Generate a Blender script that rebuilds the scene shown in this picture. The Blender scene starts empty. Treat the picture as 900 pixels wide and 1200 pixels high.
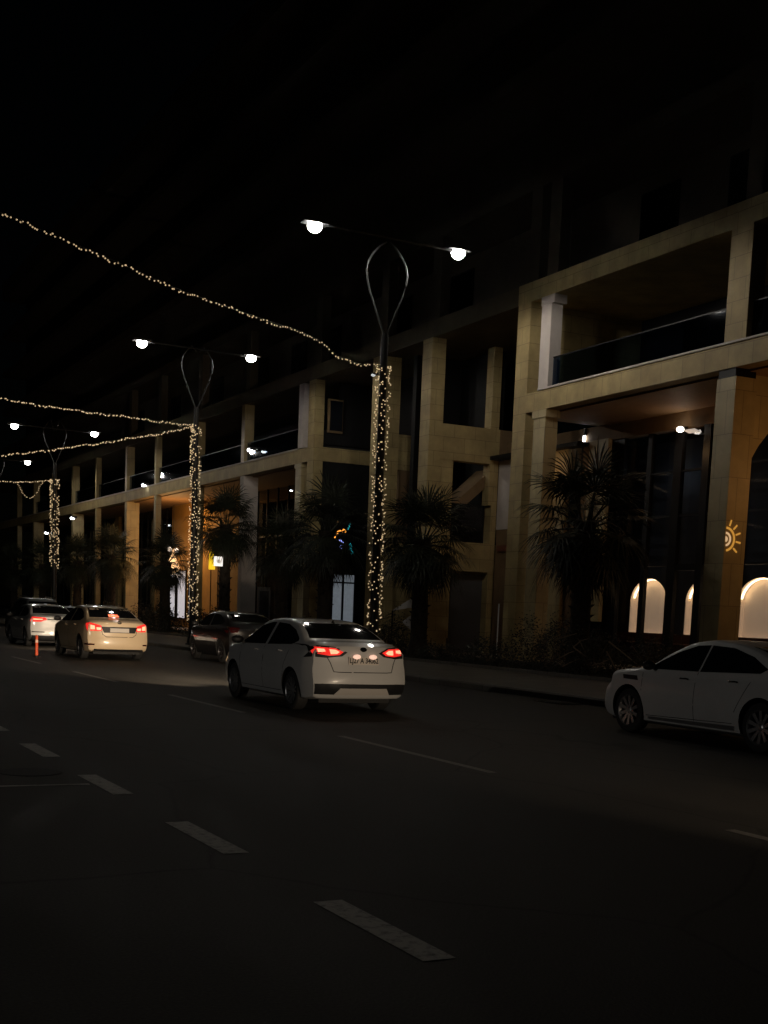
import bpy, bmesh, math, random
from mathutils import Vector, Matrix
from mathutils.bvhtree import BVHTree
from mathutils.geometry import tessellate_polygon
random.seed(7)
PI = math.pi
scn = bpy.context.scene
COL = scn.collection

# ------------------------------------------------------------------ helpers
def tag(o, label=None, cat=None, group=None, kind=None):
    if label: o['label'] = label
    if cat: o['category'] = cat
    if group: o['group'] = group
    if kind: o['kind'] = kind
    return o

def empty(name, loc=(0, 0, 0), rz=0.0, label=None, cat=None, group=None):
    o = bpy.data.objects.new(name, None)
    o.location = loc; o.rotation_euler = (0, 0, rz); o.empty_display_size = .3
    COL.objects.link(o)
    return tag(o, label, cat, group)

def link(name, me, mat=None, parent=None):
    o = bpy.data.objects.new(name, me); COL.objects.link(o)
    if mat is not None:
        if me.materials: me.materials[0] = mat
        else: me.materials.append(mat)
    if parent is not None: o.parent = parent
    return o

class MB:
    """collects shapes into ONE mesh"""
    def __init__(s, off=(0, 0, 0)):
        s.v = []; s.f = []; s.off = Vector(off)
    def add(s, vs, fs):
        n = len(s.v)
        s.v += [Vector(p) - s.off for p in vs]
        s.f += [tuple(i + n for i in f) for f in fs]
        return s
    def box(s, x0, x1, y0, y1, z0, z1):
        x0, x1 = min(x0, x1), max(x0, x1); y0, y1 = min(y0, y1), max(y0, y1)
        return s.add([(x0,y0,z0),(x1,y0,z0),(x1,y1,z0),(x0,y1,z0),(x0,y0,z1),(x1,y0,z1),(x1,y1,z1),(x0,y1,z1)],
                     [(0,3,2,1),(4,5,6,7),(0,1,5,4),(1,2,6,5),(2,3,7,6),(3,0,4,7)])
    def quad(s, a, b, c, d): return s.add([a, b, c, d], [(0, 1, 2, 3)])
    def prism(s, poly, h):
        n = len(poly); h = Vector(h); P = [Vector(p) for p in poly]
        return s.add(P + [p + h for p in P], [tuple(range(n - 1, -1, -1)), tuple(range(n, 2 * n))] +
                     [(i, (i + 1) % n, n + (i + 1) % n, n + i) for i in range(n)])
    def tube(s, pts, r, n=6, cap=True):
        pts = [Vector(p) for p in pts]; rs = r if isinstance(r, (list, tuple)) else [r] * len(pts)
        vs = []; fs = []
        for i, p in enumerate(pts):
            t = (pts[min(i + 1, len(pts) - 1)] - pts[max(i - 1, 0)])
            t = t.normalized() if t.length > 1e-9 else Vector((0, 0, 1))
            a = t.cross(Vector((0, 0, 1)) if abs(t.z) < .95 else Vector((1, 0, 0))).normalized(); b = t.cross(a)
            for k in range(n):
                an = 2 * PI * k / n
                vs.append(p + (a * math.cos(an) + b * math.sin(an)) * rs[i])
        for i in range(len(pts) - 1):
            for k in range(n):
                fs.append((i*n+k, i*n+(k+1)%n, (i+1)*n+(k+1)%n, (i+1)*n+k))
        if cap:
            fs.append(tuple(range(n - 1, -1, -1))); m = (len(pts) - 1) * n; fs.append(tuple(range(m, m + n)))
        return s.add(vs, fs)
    def lathe(s, prof, c, axis='z', n=24, cap=True):
        c = Vector(c); vs = []; fs = []
        for (r, h) in prof:
            for k in range(n):
                a = 2 * PI * k / n; u, w = r * math.cos(a), r * math.sin(a)
                vs.append(c + (Vector((u, w, h)) if axis == 'z' else Vector((u, h, w)) if axis == 'y' else Vector((h, u, w))))
        for i in range(len(prof) - 1):
            for k in range(n):
                fs.append((i*n+k, i*n+(k+1)%n, (i+1)*n+(k+1)%n, (i+1)*n+k))
        if cap:
            fs.append(tuple(range(n - 1, -1, -1))); m = (len(prof) - 1) * n; fs.append(tuple(range(m, m + n)))
        return s.add(vs, fs)
    def ball(s, c, r, n=8, m=5, sc=(1, 1, 1)):
        prof = [(max(1e-4, r * math.sin(PI * i / m)), -r * math.cos(PI * i / m)) for i in range(m + 1)]
        k0 = len(s.v); s.lathe(prof, (0, 0, 0), 'z', n, cap=False)
        for i in range(k0, len(s.v)):
            p = s.v[i] + s.off; s.v[i] = Vector((p.x * sc[0] + c[0], p.y * sc[1] + c[1], p.z * sc[2] + c[2])) - s.off
        return s
    def mesh(s, name, smooth=False, recalc=True):
        me = bpy.data.meshes.new(name); me.from_pydata([tuple(p) for p in s.v], [], s.f)
        if recalc:
            bm = bmesh.new(); bm.from_mesh(me); bmesh.ops.recalc_face_normals(bm, faces=bm.faces); bm.to_mesh(me); bm.free()
        if smooth:
            me.polygons.foreach_set('use_smooth', [True] * len(me.polygons))
            me.set_sharp_from_angle(angle=math.radians(40))
        me.update(); return me
    def build(s, name, mat, parent=None, smooth=False, recalc=True):
        return link(name, s.mesh(name, smooth, recalc), mat, parent)

# ------------------------------------------------------------------ materials
def mat(name, col=(.5, .5, .5), rough=.6, metal=0.0, emit=None, es=0.0, coat=0.0, spec=.5, noise=0.0, nscale=4.0, bump=0.0, sample=True, coatr=.05):
    m = bpy.data.materials.new(name); m.use_nodes = True
    nt = m.node_tree; b = nt.nodes['Principled BSDF']
    b.inputs['Base Color'].default_value = (*col, 1); b.inputs['Roughness'].default_value = rough
    b.inputs['Metallic'].default_value = metal; b.inputs['Coat Weight'].default_value = coat
    b.inputs['Coat Roughness'].default_value = coatr
    b.inputs['Specular IOR Level'].default_value = spec
    if emit:
        b.inputs['Emission Color'].default_value = (*emit, 1); b.inputs['Emission Strength'].default_value = es
    if noise or bump:
        tc = nt.nodes.new('ShaderNodeTexCoord'); n = nt.nodes.new('ShaderNodeTexNoise')
        n.inputs['Scale'].default_value = nscale; n.inputs['Detail'].default_value = 6; n.inputs['Roughness'].default_value = .6
        nt.links.new(tc.outputs['Object'], n.inputs['Vector'])
        if noise:
            r = nt.nodes.new('ShaderNodeMapRange'); r.inputs['From Min'].default_value = .3; r.inputs['From Max'].default_value = .7
            r.inputs['To Min'].default_value = 1 - noise; r.inputs['To Max'].default_value = 1 + noise
            nt.links.new(n.outputs['Fac'], r.inputs['Value'])
            mx = nt.nodes.new('ShaderNodeVectorMath'); mx.operation = 'SCALE'; mx.inputs[0].default_value = col
            nt.links.new(r.outputs['Result'], mx.inputs['Scale']); nt.links.new(mx.outputs[0], b.inputs['Base Color'])
        if bump:
            bp = nt.nodes.new('ShaderNodeBump'); bp.inputs['Strength'].default_value = bump; bp.inputs['Distance'].default_value = .02
            nt.links.new(n.outputs['Fac'], bp.inputs['Height']); nt.links.new(bp.outputs[0], b.inputs['Normal'])
    if not sample: m.cycles.emission_sampling = 'NONE'
    return m

def tile_mat(name, c1, c2, mortar, w, h, rough=.7, msize=.008, plane='wall', noise=.15, coat=0.0):
    m = bpy.data.materials.new(name); m.use_nodes = True
    nt = m.node_tree; b = nt.nodes['Principled BSDF']; b.inputs['Roughness'].default_value = rough
    b.inputs['Coat Weight'].default_value = coat; b.inputs['Coat Roughness'].default_value = .25
    g = nt.nodes.new('ShaderNodeNewGeometry'); sep = nt.nodes.new('ShaderNodeSeparateXYZ')
    nt.links.new(g.outputs['Position'], sep.inputs[0])
    com = nt.nodes.new('ShaderNodeCombineXYZ')
    if plane == 'wall':
        ad = nt.nodes.new('ShaderNodeMath'); ad.operation = 'ADD'
        nt.links.new(sep.outputs['X'], ad.inputs[0]); nt.links.new(sep.outputs['Y'], ad.inputs[1])
        nt.links.new(ad.outputs[0], com.inputs['X']); nt.links.new(sep.outputs['Z'], com.inputs['Y'])
    else:
        nt.links.new(sep.outputs['Y'], com.inputs['X']); nt.links.new(sep.outputs['X'], com.inputs['Y'])
    br = nt.nodes.new('ShaderNodeTexBrick'); br.offset = .5
    br.inputs['Color1'].default_value = (*c1, 1); br.inputs['Color2'].default_value = (*c2, 1); br.inputs['Mortar'].default_value = (*mortar, 1)
    br.inputs['Scale'].default_value = 1; br.inputs['Mortar Size'].default_value = msize
    br.inputs['Brick Width'].default_value = w; br.inputs['Row Height'].default_value = h
    nt.links.new(com.outputs[0], br.inputs['Vector'])
    n = nt.nodes.new('ShaderNodeTexNoise'); n.inputs['Scale'].default_value = 1.3; n.inputs['Detail'].default_value = 8; n.inputs['Roughness'].default_value = .65
    nt.links.new(g.outputs['Position'], n.inputs['Vector'])
    r = nt.nodes.new('ShaderNodeMapRange'); r.inputs['From Min'].default_value = .3; r.inputs['From Max'].default_value = .7
    r.inputs['To Min'].default_value = 1 - noise; r.inputs['To Max'].default_value = 1 + noise
    nt.links.new(n.outputs['Fac'], r.inputs['Value'])
    mx = nt.nodes.new('ShaderNodeVectorMath'); mx.operation = 'SCALE'
    nt.links.new(br.outputs['Color'], mx.inputs[0]); nt.links.new(r.outputs['Result'], mx.inputs['Scale'])
    nt.links.new(mx.outputs[0], b.inputs['Base Color'])
    bp = nt.nodes.new('ShaderNodeBump'); bp.inputs['Strength'].default_value = .25; bp.inputs['Distance'].default_value = .01
    nt.links.new(br.outputs['Fac'], bp.inputs['Height']); bp.invert = True
    nt.links.new(bp.outputs[0], b.inputs['Normal'])
    return m

def glass_mat(name, tint=(.6, .7, .8), see=.6, rough=.03):
    m = bpy.data.materials.new(name); m.use_nodes = True; nt = m.node_tree
    nt.nodes.remove(nt.nodes['Principled BSDF']); out = nt.nodes['Material Output']
    tr = nt.nodes.new('ShaderNodeBsdfTransparent'); tr.inputs[0].default_value = (tint[0]*see, tint[1]*see, tint[2]*see, 1)
    gl = nt.nodes.new('ShaderNodeBsdfGlossy'); gl.inputs['Roughness'].default_value = rough
    lw = nt.nodes.new('ShaderNodeLayerWeight'); pw = nt.nodes.new('ShaderNodeMath'); pw.operation = 'POWER'; pw.inputs[1].default_value = 5
    nt.links.new(lw.outputs['Facing'], pw.inputs[0]); fr = nt.nodes.new('ShaderNodeMath'); fr.operation = 'MULTIPLY_ADD'; fr.inputs[1].default_value = .9; fr.inputs[2].default_value = .04
    nt.links.new(pw.outputs[0], fr.inputs[0])
    mx = nt.nodes.new('ShaderNodeMixShader')
    nt.links.new(fr.outputs[0], mx.inputs[0]); nt.links.new(tr.outputs[0], mx.inputs[1]); nt.links.new(gl.outputs[0], mx.inputs[2])
    nt.links.new(mx.outputs[0], out.inputs['Surface'])
    return m

M = {}
M['stone'] = tile_mat('limestone cladding', (.42, .325, .15), (.38, .285, .13), (.20, .145, .07), .9, .55, noise=.26)
M['stone_smooth'] = tile_mat('honed limestone', (.46, .37, .195), (.41, .325, .165), (.22, .17, .09), .6, 1.1, rough=.55, noise=.18)
M['upper'] = mat('stone darkened as unlit', (.085, .068, .045), .8, noise=.2, nscale=1)  # darkness of the unlit storeys is put into the stone colour
M['slab_shade'] = mat('slab stone darkened as shade', (.11, .085, .05), .8, noise=.2, nscale=1)  # shade on this slab stretch is put into its colour
M['plaster'] = mat('pale plaster', (.56, .50, .46), .75, noise=.08, nscale=2)
M['brown'] = mat('brown render', (.19, .12, .06), .8, noise=.15, nscale=2)
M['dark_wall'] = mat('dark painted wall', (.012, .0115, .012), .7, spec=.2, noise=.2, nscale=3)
M['shop_wall'] = mat('slate blue wall', (.06, .068, .08), .7, noise=.2, nscale=3)
M['soffit'] = mat('timber brown soffit', (.22, .13, .06), .7, noise=.12)
M['dark_metal'] = mat('dark window frame', (.006, .006, .007), .5, spec=.2)
M['grey_metal'] = mat('galvanised grey metal', (.28, .28, .28), .45, metal=.7)
M['shutter'] = mat('grey roller shutter', (.12, .125, .14), .55, metal=.2)
M['glass'] = glass_mat('window glass', (.96, .97, 1), .82)
M['balglass'] = glass_mat('balustrade glass', (.55, .7, .9), .6)
M['black'] = mat('black rubber', (.012, .012, .012), .8)
M['black_plastic'] = mat('black plastic', (.012, .012, .013), .5, spec=.3)
M['pole'] = mat('painted lamp post', (.02, .02, .02), .45, spec=.3)
M['tube'] = mat('dull steel tube', (.035, .035, .036), .5, metal=.3, spec=.3)
M['lamp_body'] = mat('lamp housing', (.03, .03, .03), .45, spec=.3)
M['lamp'] = mat('lamp lens', (1, 1, 1), .3, emit=(1, .97, .92), es=60, sample=False)
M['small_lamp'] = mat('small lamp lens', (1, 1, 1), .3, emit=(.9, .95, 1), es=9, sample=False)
M['bulb'] = mat('warm bulb', (1, .9, .7), .4, emit=(1, .70, .38), es=.5, sample=False)
M['cable'] = mat('thin cable', (.03, .028, .02), .7)
M['bark'] = mat('palm bark', (.03, .022, .014), .95, noise=.5, nscale=9, bump=.6)
M['frond'] = mat('palm frond', (.018, .024, .011), .55, noise=.35, nscale=2.5)
M['shrub'] = mat('shrub leaf', (.016, .019, .01), .6, noise=.4, nscale=3)
M['stick'] = mat('dry branch', (.2, .15, .1), .9)
M['soil'] = mat('planting soil', (.018, .015, .011), .95, noise=.4, nscale=6, bump=.6)
M['paving'] = tile_mat('paving slabs', (.11, .097, .072), (.092, .081, .062), (.045, .04, .032), .6, .4, plane='floor', rough=.7, noise=.25, msize=.012)
M['kerb'] = tile_mat('concrete kerb', (.13, .12, .1), (.11, .1, .085), (.05, .045, .04), 1.0, 3.0, plane='floor', rough=.8, noise=.25, msize=.012)
M['floor'] = tile_mat('forecourt tiles', (.22, .19, .15), (.2, .17, .13), (.1, .09, .07), .8, .8, plane='floor', rough=.5, noise=.2)

def road_mat():
    m = bpy.data.materials.new('asphalt'); m.use_nodes = True; nt = m.node_tree; b = nt.nodes['Principled BSDF']
    g = nt.nodes.new('ShaderNodeNewGeometry')
    mp = nt.nodes.new('ShaderNodeMapping'); mp.inputs['Scale'].default_value = (1, .12, 1)
    nt.links.new(g.outputs['Position'], mp.inputs['Vector'])
    n1 = nt.nodes.new('ShaderNodeTexNoise'); n1.inputs['Scale'].default_value = .9; n1.inputs['Detail'].default_value = 6
    nt.links.new(mp.outputs[0], n1.inputs['Vector'])
    n2 = nt.nodes.new('ShaderNodeTexNoise'); n2.inputs['Scale'].default_value = 55; n2.inputs['Detail'].default_value = 4
    nt.links.new(g.outputs['Position'], n2.inputs['Vector'])
    n3 = nt.nodes.new('ShaderNodeTexNoise'); n3.inputs['Scale'].default_value = .35; n3.inputs['Detail'].default_value = 5
    nt.links.new(g.outputs['Position'], n3.inputs['Vector'])
    v = nt.nodes.new('ShaderNodeTexVoronoi'); v.feature = 'DISTANCE_TO_EDGE'; v.inputs['Scale'].default_value = .22; v.inputs['Randomness'].default_value = 1
    wn = nt.nodes.new('ShaderNodeVectorMath'); wn.operation = 'ADD'
    sc = nt.nodes.new('ShaderNodeVectorMath'); sc.operation = 'SCALE'; sc.inputs['Scale'].default_value = 1.2
    nt.links.new(n3.outputs['Color'], sc.inputs[0]); nt.links.new(sc.outputs[0], wn.inputs[0]); nt.links.new(g.outputs['Position'], wn.inputs[1])
    nt.links.new(wn.outputs[0], v.inputs['Vector'])
    cr = nt.nodes.new('ShaderNodeMapRange'); cr.inputs['From Min'].default_value = 0; cr.inputs['From Max'].default_value = .008
    cr.inputs['To Min'].default_value = .55; cr.inputs['To Max'].default_value = 1
    nt.links.new(v.outputs['Distance'], cr.inputs['Value'])
    a = nt.nodes.new('ShaderNodeMath'); a.operation = 'MULTIPLY_ADD'; a.inputs[1].default_value = 1.1; a.inputs[2].default_value = .3
    nt.links.new(n1.outputs['Fac'], a.inputs[0])
    a2 = nt.nodes.new('ShaderNodeMath'); a2.operation = 'MULTIPLY_ADD'; a2.inputs[1].default_value = 1.0; a2.inputs[2].default_value = -.35
    nt.links.new(n2.outputs['Fac'], a2.inputs[0])
    a3 = nt.nodes.new('ShaderNodeMath'); a3.operation = 'ADD'; nt.links.new(a.outputs[0], a3.inputs[0]); nt.links.new(a2.outputs[0], a3.inputs[1])
    a4 = nt.nodes.new('ShaderNodeMath'); a4.operation = 'MULTIPLY'; nt.links.new(a3.outputs[0], a4.inputs[0]); nt.links.new(cr.outputs[0], a4.inputs[1])
    s = nt.nodes.new('ShaderNodeVectorMath'); s.operation = 'SCALE'; s.inputs[0].default_value = (.043, .040, .035)
    nt.links.new(a4.outputs[0], s.inputs['Scale']); nt.links.new(s.outputs[0], b.inputs['Base Color'])
    r = nt.nodes.new('ShaderNodeMapRange'); r.inputs['To Min'].default_value = .7; r.inputs['To Max'].default_value = .95
    nt.links.new(n1.outputs['Fac'], r.inputs['Value']); nt.links.new(r.outputs[0], b.inputs['Roughness'])
    b.inputs['Specular IOR Level'].default_value = .15
    bp = nt.nodes.new('ShaderNodeBump'); bp.inputs['Strength'].default_value = .5; bp.inputs['Distance'].default_value = .008
    nt.links.new(n2.outputs['Fac'], bp.inputs['Height']); nt.links.new(bp.outputs[0], b.inputs['Normal'])
    return m
M['road'] = road_mat()

def worn_paint(c=(.42, .4, .35, 1)):
    m = bpy.data.materials.new('worn road paint'); m.use_nodes = True; nt = m.node_tree; b = nt.nodes['Principled BSDF']
    g = nt.nodes.new('ShaderNodeNewGeometry'); n = nt.nodes.new('ShaderNodeTexNoise'); n.inputs['Scale'].default_value = 14; n.inputs['Detail'].default_value = 8
    n.inputs['Roughness'].default_value = .7
    nt.links.new(g.outputs['Position'], n.inputs['Vector'])
    cr = nt.nodes.new('ShaderNodeValToRGB'); cr.color_ramp.elements[0].position = .30; cr.color_ramp.elements[0].color = (.08, .075, .065, 1)
    cr.color_ramp.elements[1].position = .52; cr.color_ramp.elements[1].color = c
    nt.links.new(n.outputs['Fac'], cr.inputs[0]); nt.links.new(cr.outputs[0], b.inputs['Base Color']); b.inputs['Roughness'].default_value = .8
    return m
M['paint'] = worn_paint((.44, .42, .37, 1)); M['paint2'] = worn_paint((.16, .15, .13, 1))

# ------------------------------------------------------------------ setting
def struct(name, mb, m): return tag(mb.build(name, m), kind='structure')
struct('ground', MB().quad((-400, -400, -.012), (400, -400, -.012), (400, 400, -.012), (-400, 400, -.012)), mat('bare ground', (.05, .045, .035), .95, noise=.3, nscale=1))
struct('road', MB().quad((-12, -60, 0), (15.2, -60, 0), (15.2, 260, 0), (-12, 260, 0)), M['road'])
# kerb: rounded top edge
kb = MB(); kb.prism([(15.2, -60, -.01), (15.2, -60, .115), (15.235, -60, .15), (15.42, -60, .15), (15.42, -60, -.01)], (0, 320, 0))
struct('kerb', kb, M['kerb'])
struct('sidewalk', MB().box(15.42, 20.0, -60, 260, -.01, .146), M['paving'])
bk = MB().box(20.0, 20.12, -60, 260, -.01, .24); bk.box(22.2, 22.32, -60, 260, -.01, .34)
struct('planting_edge', bk, M['kerb'])
# uneven soil
random.seed(3)
sv = []; sf = []; nx, ny = 7, 260
for j in range(ny + 1):
    for i in range(nx + 1):
        sv.append((20.12 + 2.08 * i / nx, -20 + 170 * j / ny, .2 + .05 * math.sin(PI * i / nx) + random.uniform(-.02, .03)))
for j in range(ny):
    for i in range(nx):
        a = j * (nx + 1) + i; sf.append((a, a + 1, a + nx + 2, a + nx + 1))
sb = MB(); sb.add(sv, sf); struct('planting_soil', sb, M['soil'])
struct('forecourt_path', MB().box(22.32, 40, -60, 260, -.01, .3), M['floor'])
# markings
mk = MB()
for k in range(-2, 9):
    y = 5.15 + k * 2.78
    mk.quad((2.88, y, .004), (3.06, y, .004), (3.06, y + 1.3, .004), (2.88, y + 1.3, .004))
struct('near_lane_marking', mk, M['paint'])
mk = MB()
for k in range(-1, 12):
    y = 11.5 + k * 7.5
    mk.quad((7.12, y, .004), (7.23, y, .004), (7.23, y + 3.85, .004), (7.12, y + 3.85, .004))
struct('far_lane_marking', mk, M['paint2'])
mk = MB(); mk.quad((-3.2, 11.35, .004), (2.84, 11.35, .004), (2.84, 11.41, .004), (-3.2, 11.41, .004)); struct('cross_marking', mk, M['paint'])
mk2 = MB().lathe([(.3, 0), (.3, .004), (.28, .006)], (2.5, 12.3, 0), n=28)
o = mk2.build('manhole_cover', mat('cast iron', (.02, .02, .02), .9, spec=.2)); tag(o, 'dark round manhole cover in the road beside the near dashed lane line', 'manhole cover')
dg = MB(); dg.box(14.55, 15.15, 20.9, 21.9, .001, .012)
for i in range(9): dg.box(14.6, 15.1, 20.96 + i * .1, 21.01 + i * .1, .012, .02)
tag(dg.build('drain_grate', M['black_plastic']), 'dark rectangular drain grate in the gutter at the kerb', 'drain grate')

# ------------------------------------------------------------------ building
BX = 23.0
B0 = (BX, 35, 0)
bld = empty('arcade_building', B0, label='long cream stone arcade building with slab balconies behind the palms', cat='building')
def part(name, mb, m, parent=None, label=None, smooth=False):
    o = mb.build(name, m, bld if parent is None else parent, smooth)
    if label: o['label'] = label
    return o
def PB(): return MB(off=B0)
def pbox(name, m, *b, parent=None, label=None): return part(name, PB().box(*b), m, parent, label)

S1a, S1b, S2a, S2b = 8.25, 8.86, 11.72, 12.33
YE = 128
# slabs (floor edges)
o = pbox('floor_slab', M['stone'], BX, 31, 4, 36.66, S1a, S1b, label='lower balcony slab of the near wing')
pbox('coping', M['plaster'], BX-.05, BX+.35, 4, 35.30, S1b+.002, S1b+.055, parent=o)
o = pbox('floor_slab', M['stone'], BX, 31, 53.05, YE, S1a, S1b, label='lower balcony slab of the far wing')
pbox('coping', M['plaster'], BX-.05, BX+.35, 54.8, YE, S1b+.002, S1b+.055, parent=o)
pbox('floor_slab', M['stone'], BX, 31, 4, 36.75, S2a, S2b, label='upper slab of the near wing')
pbox('floor_slab', M['slab_shade'], BX+.03, 31, 36.752, YE, S2a, S2b, label='upper slab over the link block and far wing, darkened for shade')
# near wing, twin pillar A
a = pbox('pillar', M['stone'], BX-.003, BX+.5, 35.98, 36.72, .3, S2a-.002, label='tall stone pillar at the corner of the near wing')
u = pbox('pillar', M['plaster'], BX, BX+.42, 34.80, 35.34, S1b+.06, S2a-.002)
pbox('capital', M['plaster'], BX-.02, BX+.44, 34.62, 35.36, 11.45, S2a-.004, parent=u)
l_ = pbox('pillar', M['stone_smooth'], BX+.03, BX+.5, 34.86, 35.52, .3, S1a-.24)
pbox('capital', M['stone_smooth'], BX-.01, BX+.54, 34.78, 35.58, S1a-.24, S1a-.003, parent=l_)
# sun pillar and the one above, plus one more off to the right
sp = pbox('pillar', M['stone_smooth'], BX+.03, BX+.74, 26.18, 26.9, .3, S1a-.22, label='orange lit pillar carrying the sun emblem')
pbox('capital', M['dark_metal'], BX+.04, BX+.72, 26.22, 26.86, S1a-.22, S1a-.003, parent=sp)
pbox('pillar', M['stone'], BX, BX+.5, 25.9, 26.7, S1b+.06, S2a-.002)
for y in (17.2, 8.4):
    pbox('pillar', M['stone_smooth'], BX+.03, BX+.74, y, y+.72, .3, S1a-.003)
    pbox('pillar', M['stone'], BX, BX+.5, y, y+.7, S1b+.06, S2a-.002)
# arcade arch spandrel behind the sun pillar (along X, towards the shop)
ar = PB(); n = 10; poly = []
for i in range(n + 1):
    an = PI / 2 * i / n; poly.append((BX + .74 + 2.6 * (1 - math.cos(an)), 26.5, 4.9 + 2.6 * math.sin(an)))
poly += [(BX+3.34, 26.5, S1a-.01), (BX+.742, 26.5, S1a-.01)]
ar.prism(poly, (0, .35, 0)); part('spandrel', ar, M['stone_smooth'])
# emblem on the sun pillar
em = PB(); cx, cz, yy = BX+.05, 3.92, 26.175
def arc(mb, r, w, a0, a1, n=14):
    for i in range(n):
        t0 = math.radians(a0 + (a1-a0)*i/n); t1 = math.radians(a0 + (a1-a0)*(i+1)/n)
        q = [(cx+r*math.cos(t0), yy, cz+r*math.sin(t0)), (cx+(r+w)*math.cos(t0), yy, cz+(r+w)*math.sin(t0)),
             (cx+(r+w)*math.cos(t1), yy, cz+(r+w)*math.sin(t1)), (cx+r*math.cos(t1), yy, cz+r*math.sin(t1))]
        mb.prism(q, (0, -.012, 0))
arc(em, .265, .055, -80, 88)
for an in (72, 46, 20, -8, -38):
    t = math.radians(an); d = Vector((math.cos(t), 0, math.sin(t))); nrm = Vector((-d.z, 0, d.x)) * .021; c0 = Vector((cx, yy, cz))
    p0 = c0 + d*.36; p1 = c0 + d*.52
    em.prism([p0-nrm, p0+nrm, p1+nrm, p1-nrm], (0, -.012, 0))
sg = part('emblem_sign', em, mat('amber emblem', (.8, .4, .1), .5, emit=(1, .5, .08), es=.42, sample=False), sp, label='amber half sun emblem with rays')
pem = mat('pale emblem', (.8, .6, .4), .5, emit=(1, .66, .35), es=.55, sample=False)
em = PB(); arc(em, .0, .075, -80, 88); part('emblem_core', em, pem, sp)
em = PB(); arc(em, .135, .05, -80, 88); part('emblem_ring', em, pem, sp)
# balustrades
def balustrade(y0, y1, step=1.6, zt=.95):
    g = pbox('balustrade', M['balglass'], BX+.16, BX+.175, y0, y1, S1b+.06, S1b+zt)
    pbox('rail', M['dark_metal'], BX+.145, BX+.19, y0, y1, S1b+zt, S1b+zt+.035, parent=g)
balustrade(26.75, 34.78); balustrade(17.95, 25.88); balustrade(9.1, 17.15)
# upper loggia back wall with glazed doors (near wing)
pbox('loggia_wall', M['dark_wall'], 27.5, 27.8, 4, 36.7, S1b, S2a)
for y in (9.5, 13.3, 19, 22.8, 27.6, 31.2):
    w = pbox('balcony_door', M['dark_metal'], 27.4, 27.498, y, y+2.6, S1b+.02, S1b+2.5)
    pbox('pane', M['glass'], 27.36, 27.38, y+.08, y+1.26, S1b+.12, S1b+2.4, parent=w)
    pbox('pane', M['glass'], 27.36, 27.38, y+1.34, y+2.52, S1b+.12, S1b+2.4, parent=w)
pbox('loggia_wall', M['stone'], BX+.5, 27.5, 36.1, 36.6, S1b, S2a)
# arcade bulkhead and ceiling of near wing
pbox('bulkhead', M['brown'], 26.35, 26.75, 4, 42.4, 7.72, S1a-.003)
pbox('soffit', M['soffit'], BX+.5, 26.34, 4, 35.9, S1a-.05, S1a-.002)
# shop glazing frame at X 26.5
fr = PB()
for (y0, y1) in ((33.78, 34.0), (32.29, 32.66), (31.01, 31.32), (35.22, 35.9), (29.4, 29.6), (27.3, 27.6), (25.2, 25.5), (22.6, 22.9), (20, 20.3), (17.4, 17.7), (14.8, 15.1), (12, 12.3)):
    fr.box(26.45, 26.6, y0, y1, .3, 7.72)
fr.box(26.47, 26.58, 31.32, 32.29, 3.36, 3.56)
for (z0, z1) in ((5.02, 5.1), (6.4, 6.46)): fr.box(26.48, 26.57, 12, 35.22, z0, z1)
fr.box(26.48, 26.57, 32.66, 33.78, 3.5, 3.53); fr.box(26.48, 26.57, 12, 31.01, 3.5, 3.56)
sf_ = part('shopfront', fr, M['dark_metal'], label='tall black framed shopfront of the near wing')
pbox('pane', M['glass'], 26.515, 26.53, 12, 35.22, .42, 7.7, parent=sf_)
pbox('sill', M['dark_metal'], 26.44, 26.62, 12, 35.22, .3, .42, parent=sf_)
# shop interior with arched niches
it = PB(); 
arches = [(34.47, 36.42), (31.55, 33.5), (29.1, 31.05), (26.2, 28.15), (23.3, 25.25)]
pbox('shop_back_wall', M['shop_wall'], 28.42, 28.6, 12, 38, .3, 7.7)
pbox('shop_side_wall', M['shop_wall'], 26.62, 28.05, 37.6, 37.9, .3, 7.7)
pbox('wainscot', mat('russet panelling', (.16, .06, .035), .5), 27.9, 27.998, 12, 37.5, .3, 1.36)
niche_m = mat('self-glowing niche panel', (.72, .6, .47), .8, emit=(1, .68, .43), es=.24)  # panel glow added in place of light spread from the strip
rim_m = mat('niche light strip', (1, .9, .7), .8, emit=(1, .74, .42), es=9)
fw = PB(); fx0, fx1, ztop = 28.0, 28.03, 7.7
edges = [12] + [v for a_ in sorted(arches) for v in a_] + [37.6]
for k in range(0, len(edges), 2): fw.box(fx0, fx1, edges[k], edges[k+1], 1.365, ztop)
NZ, NH, NN = 2.42, .78, 18
for (y0, y1) in arches:
    yc = (y0+y1)/2; r_ = (y1-y0)/2; n = NN
    for i in range(n):
        t0 = PI*i/n; t1 = PI*(i+1)/n
        A = (yc+r_*math.cos(t0), NZ+NH*math.sin(t0)); B = (yc+r_*math.cos(t1), NZ+NH*math.sin(t1))
        fw.quad((fx0, A[0], A[1]), (fx0, B[0], B[1]), (fx0, B[0], ztop), (fx0, A[0], ztop))
part('niche_wall', fw, M['shop_wall'])
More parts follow.
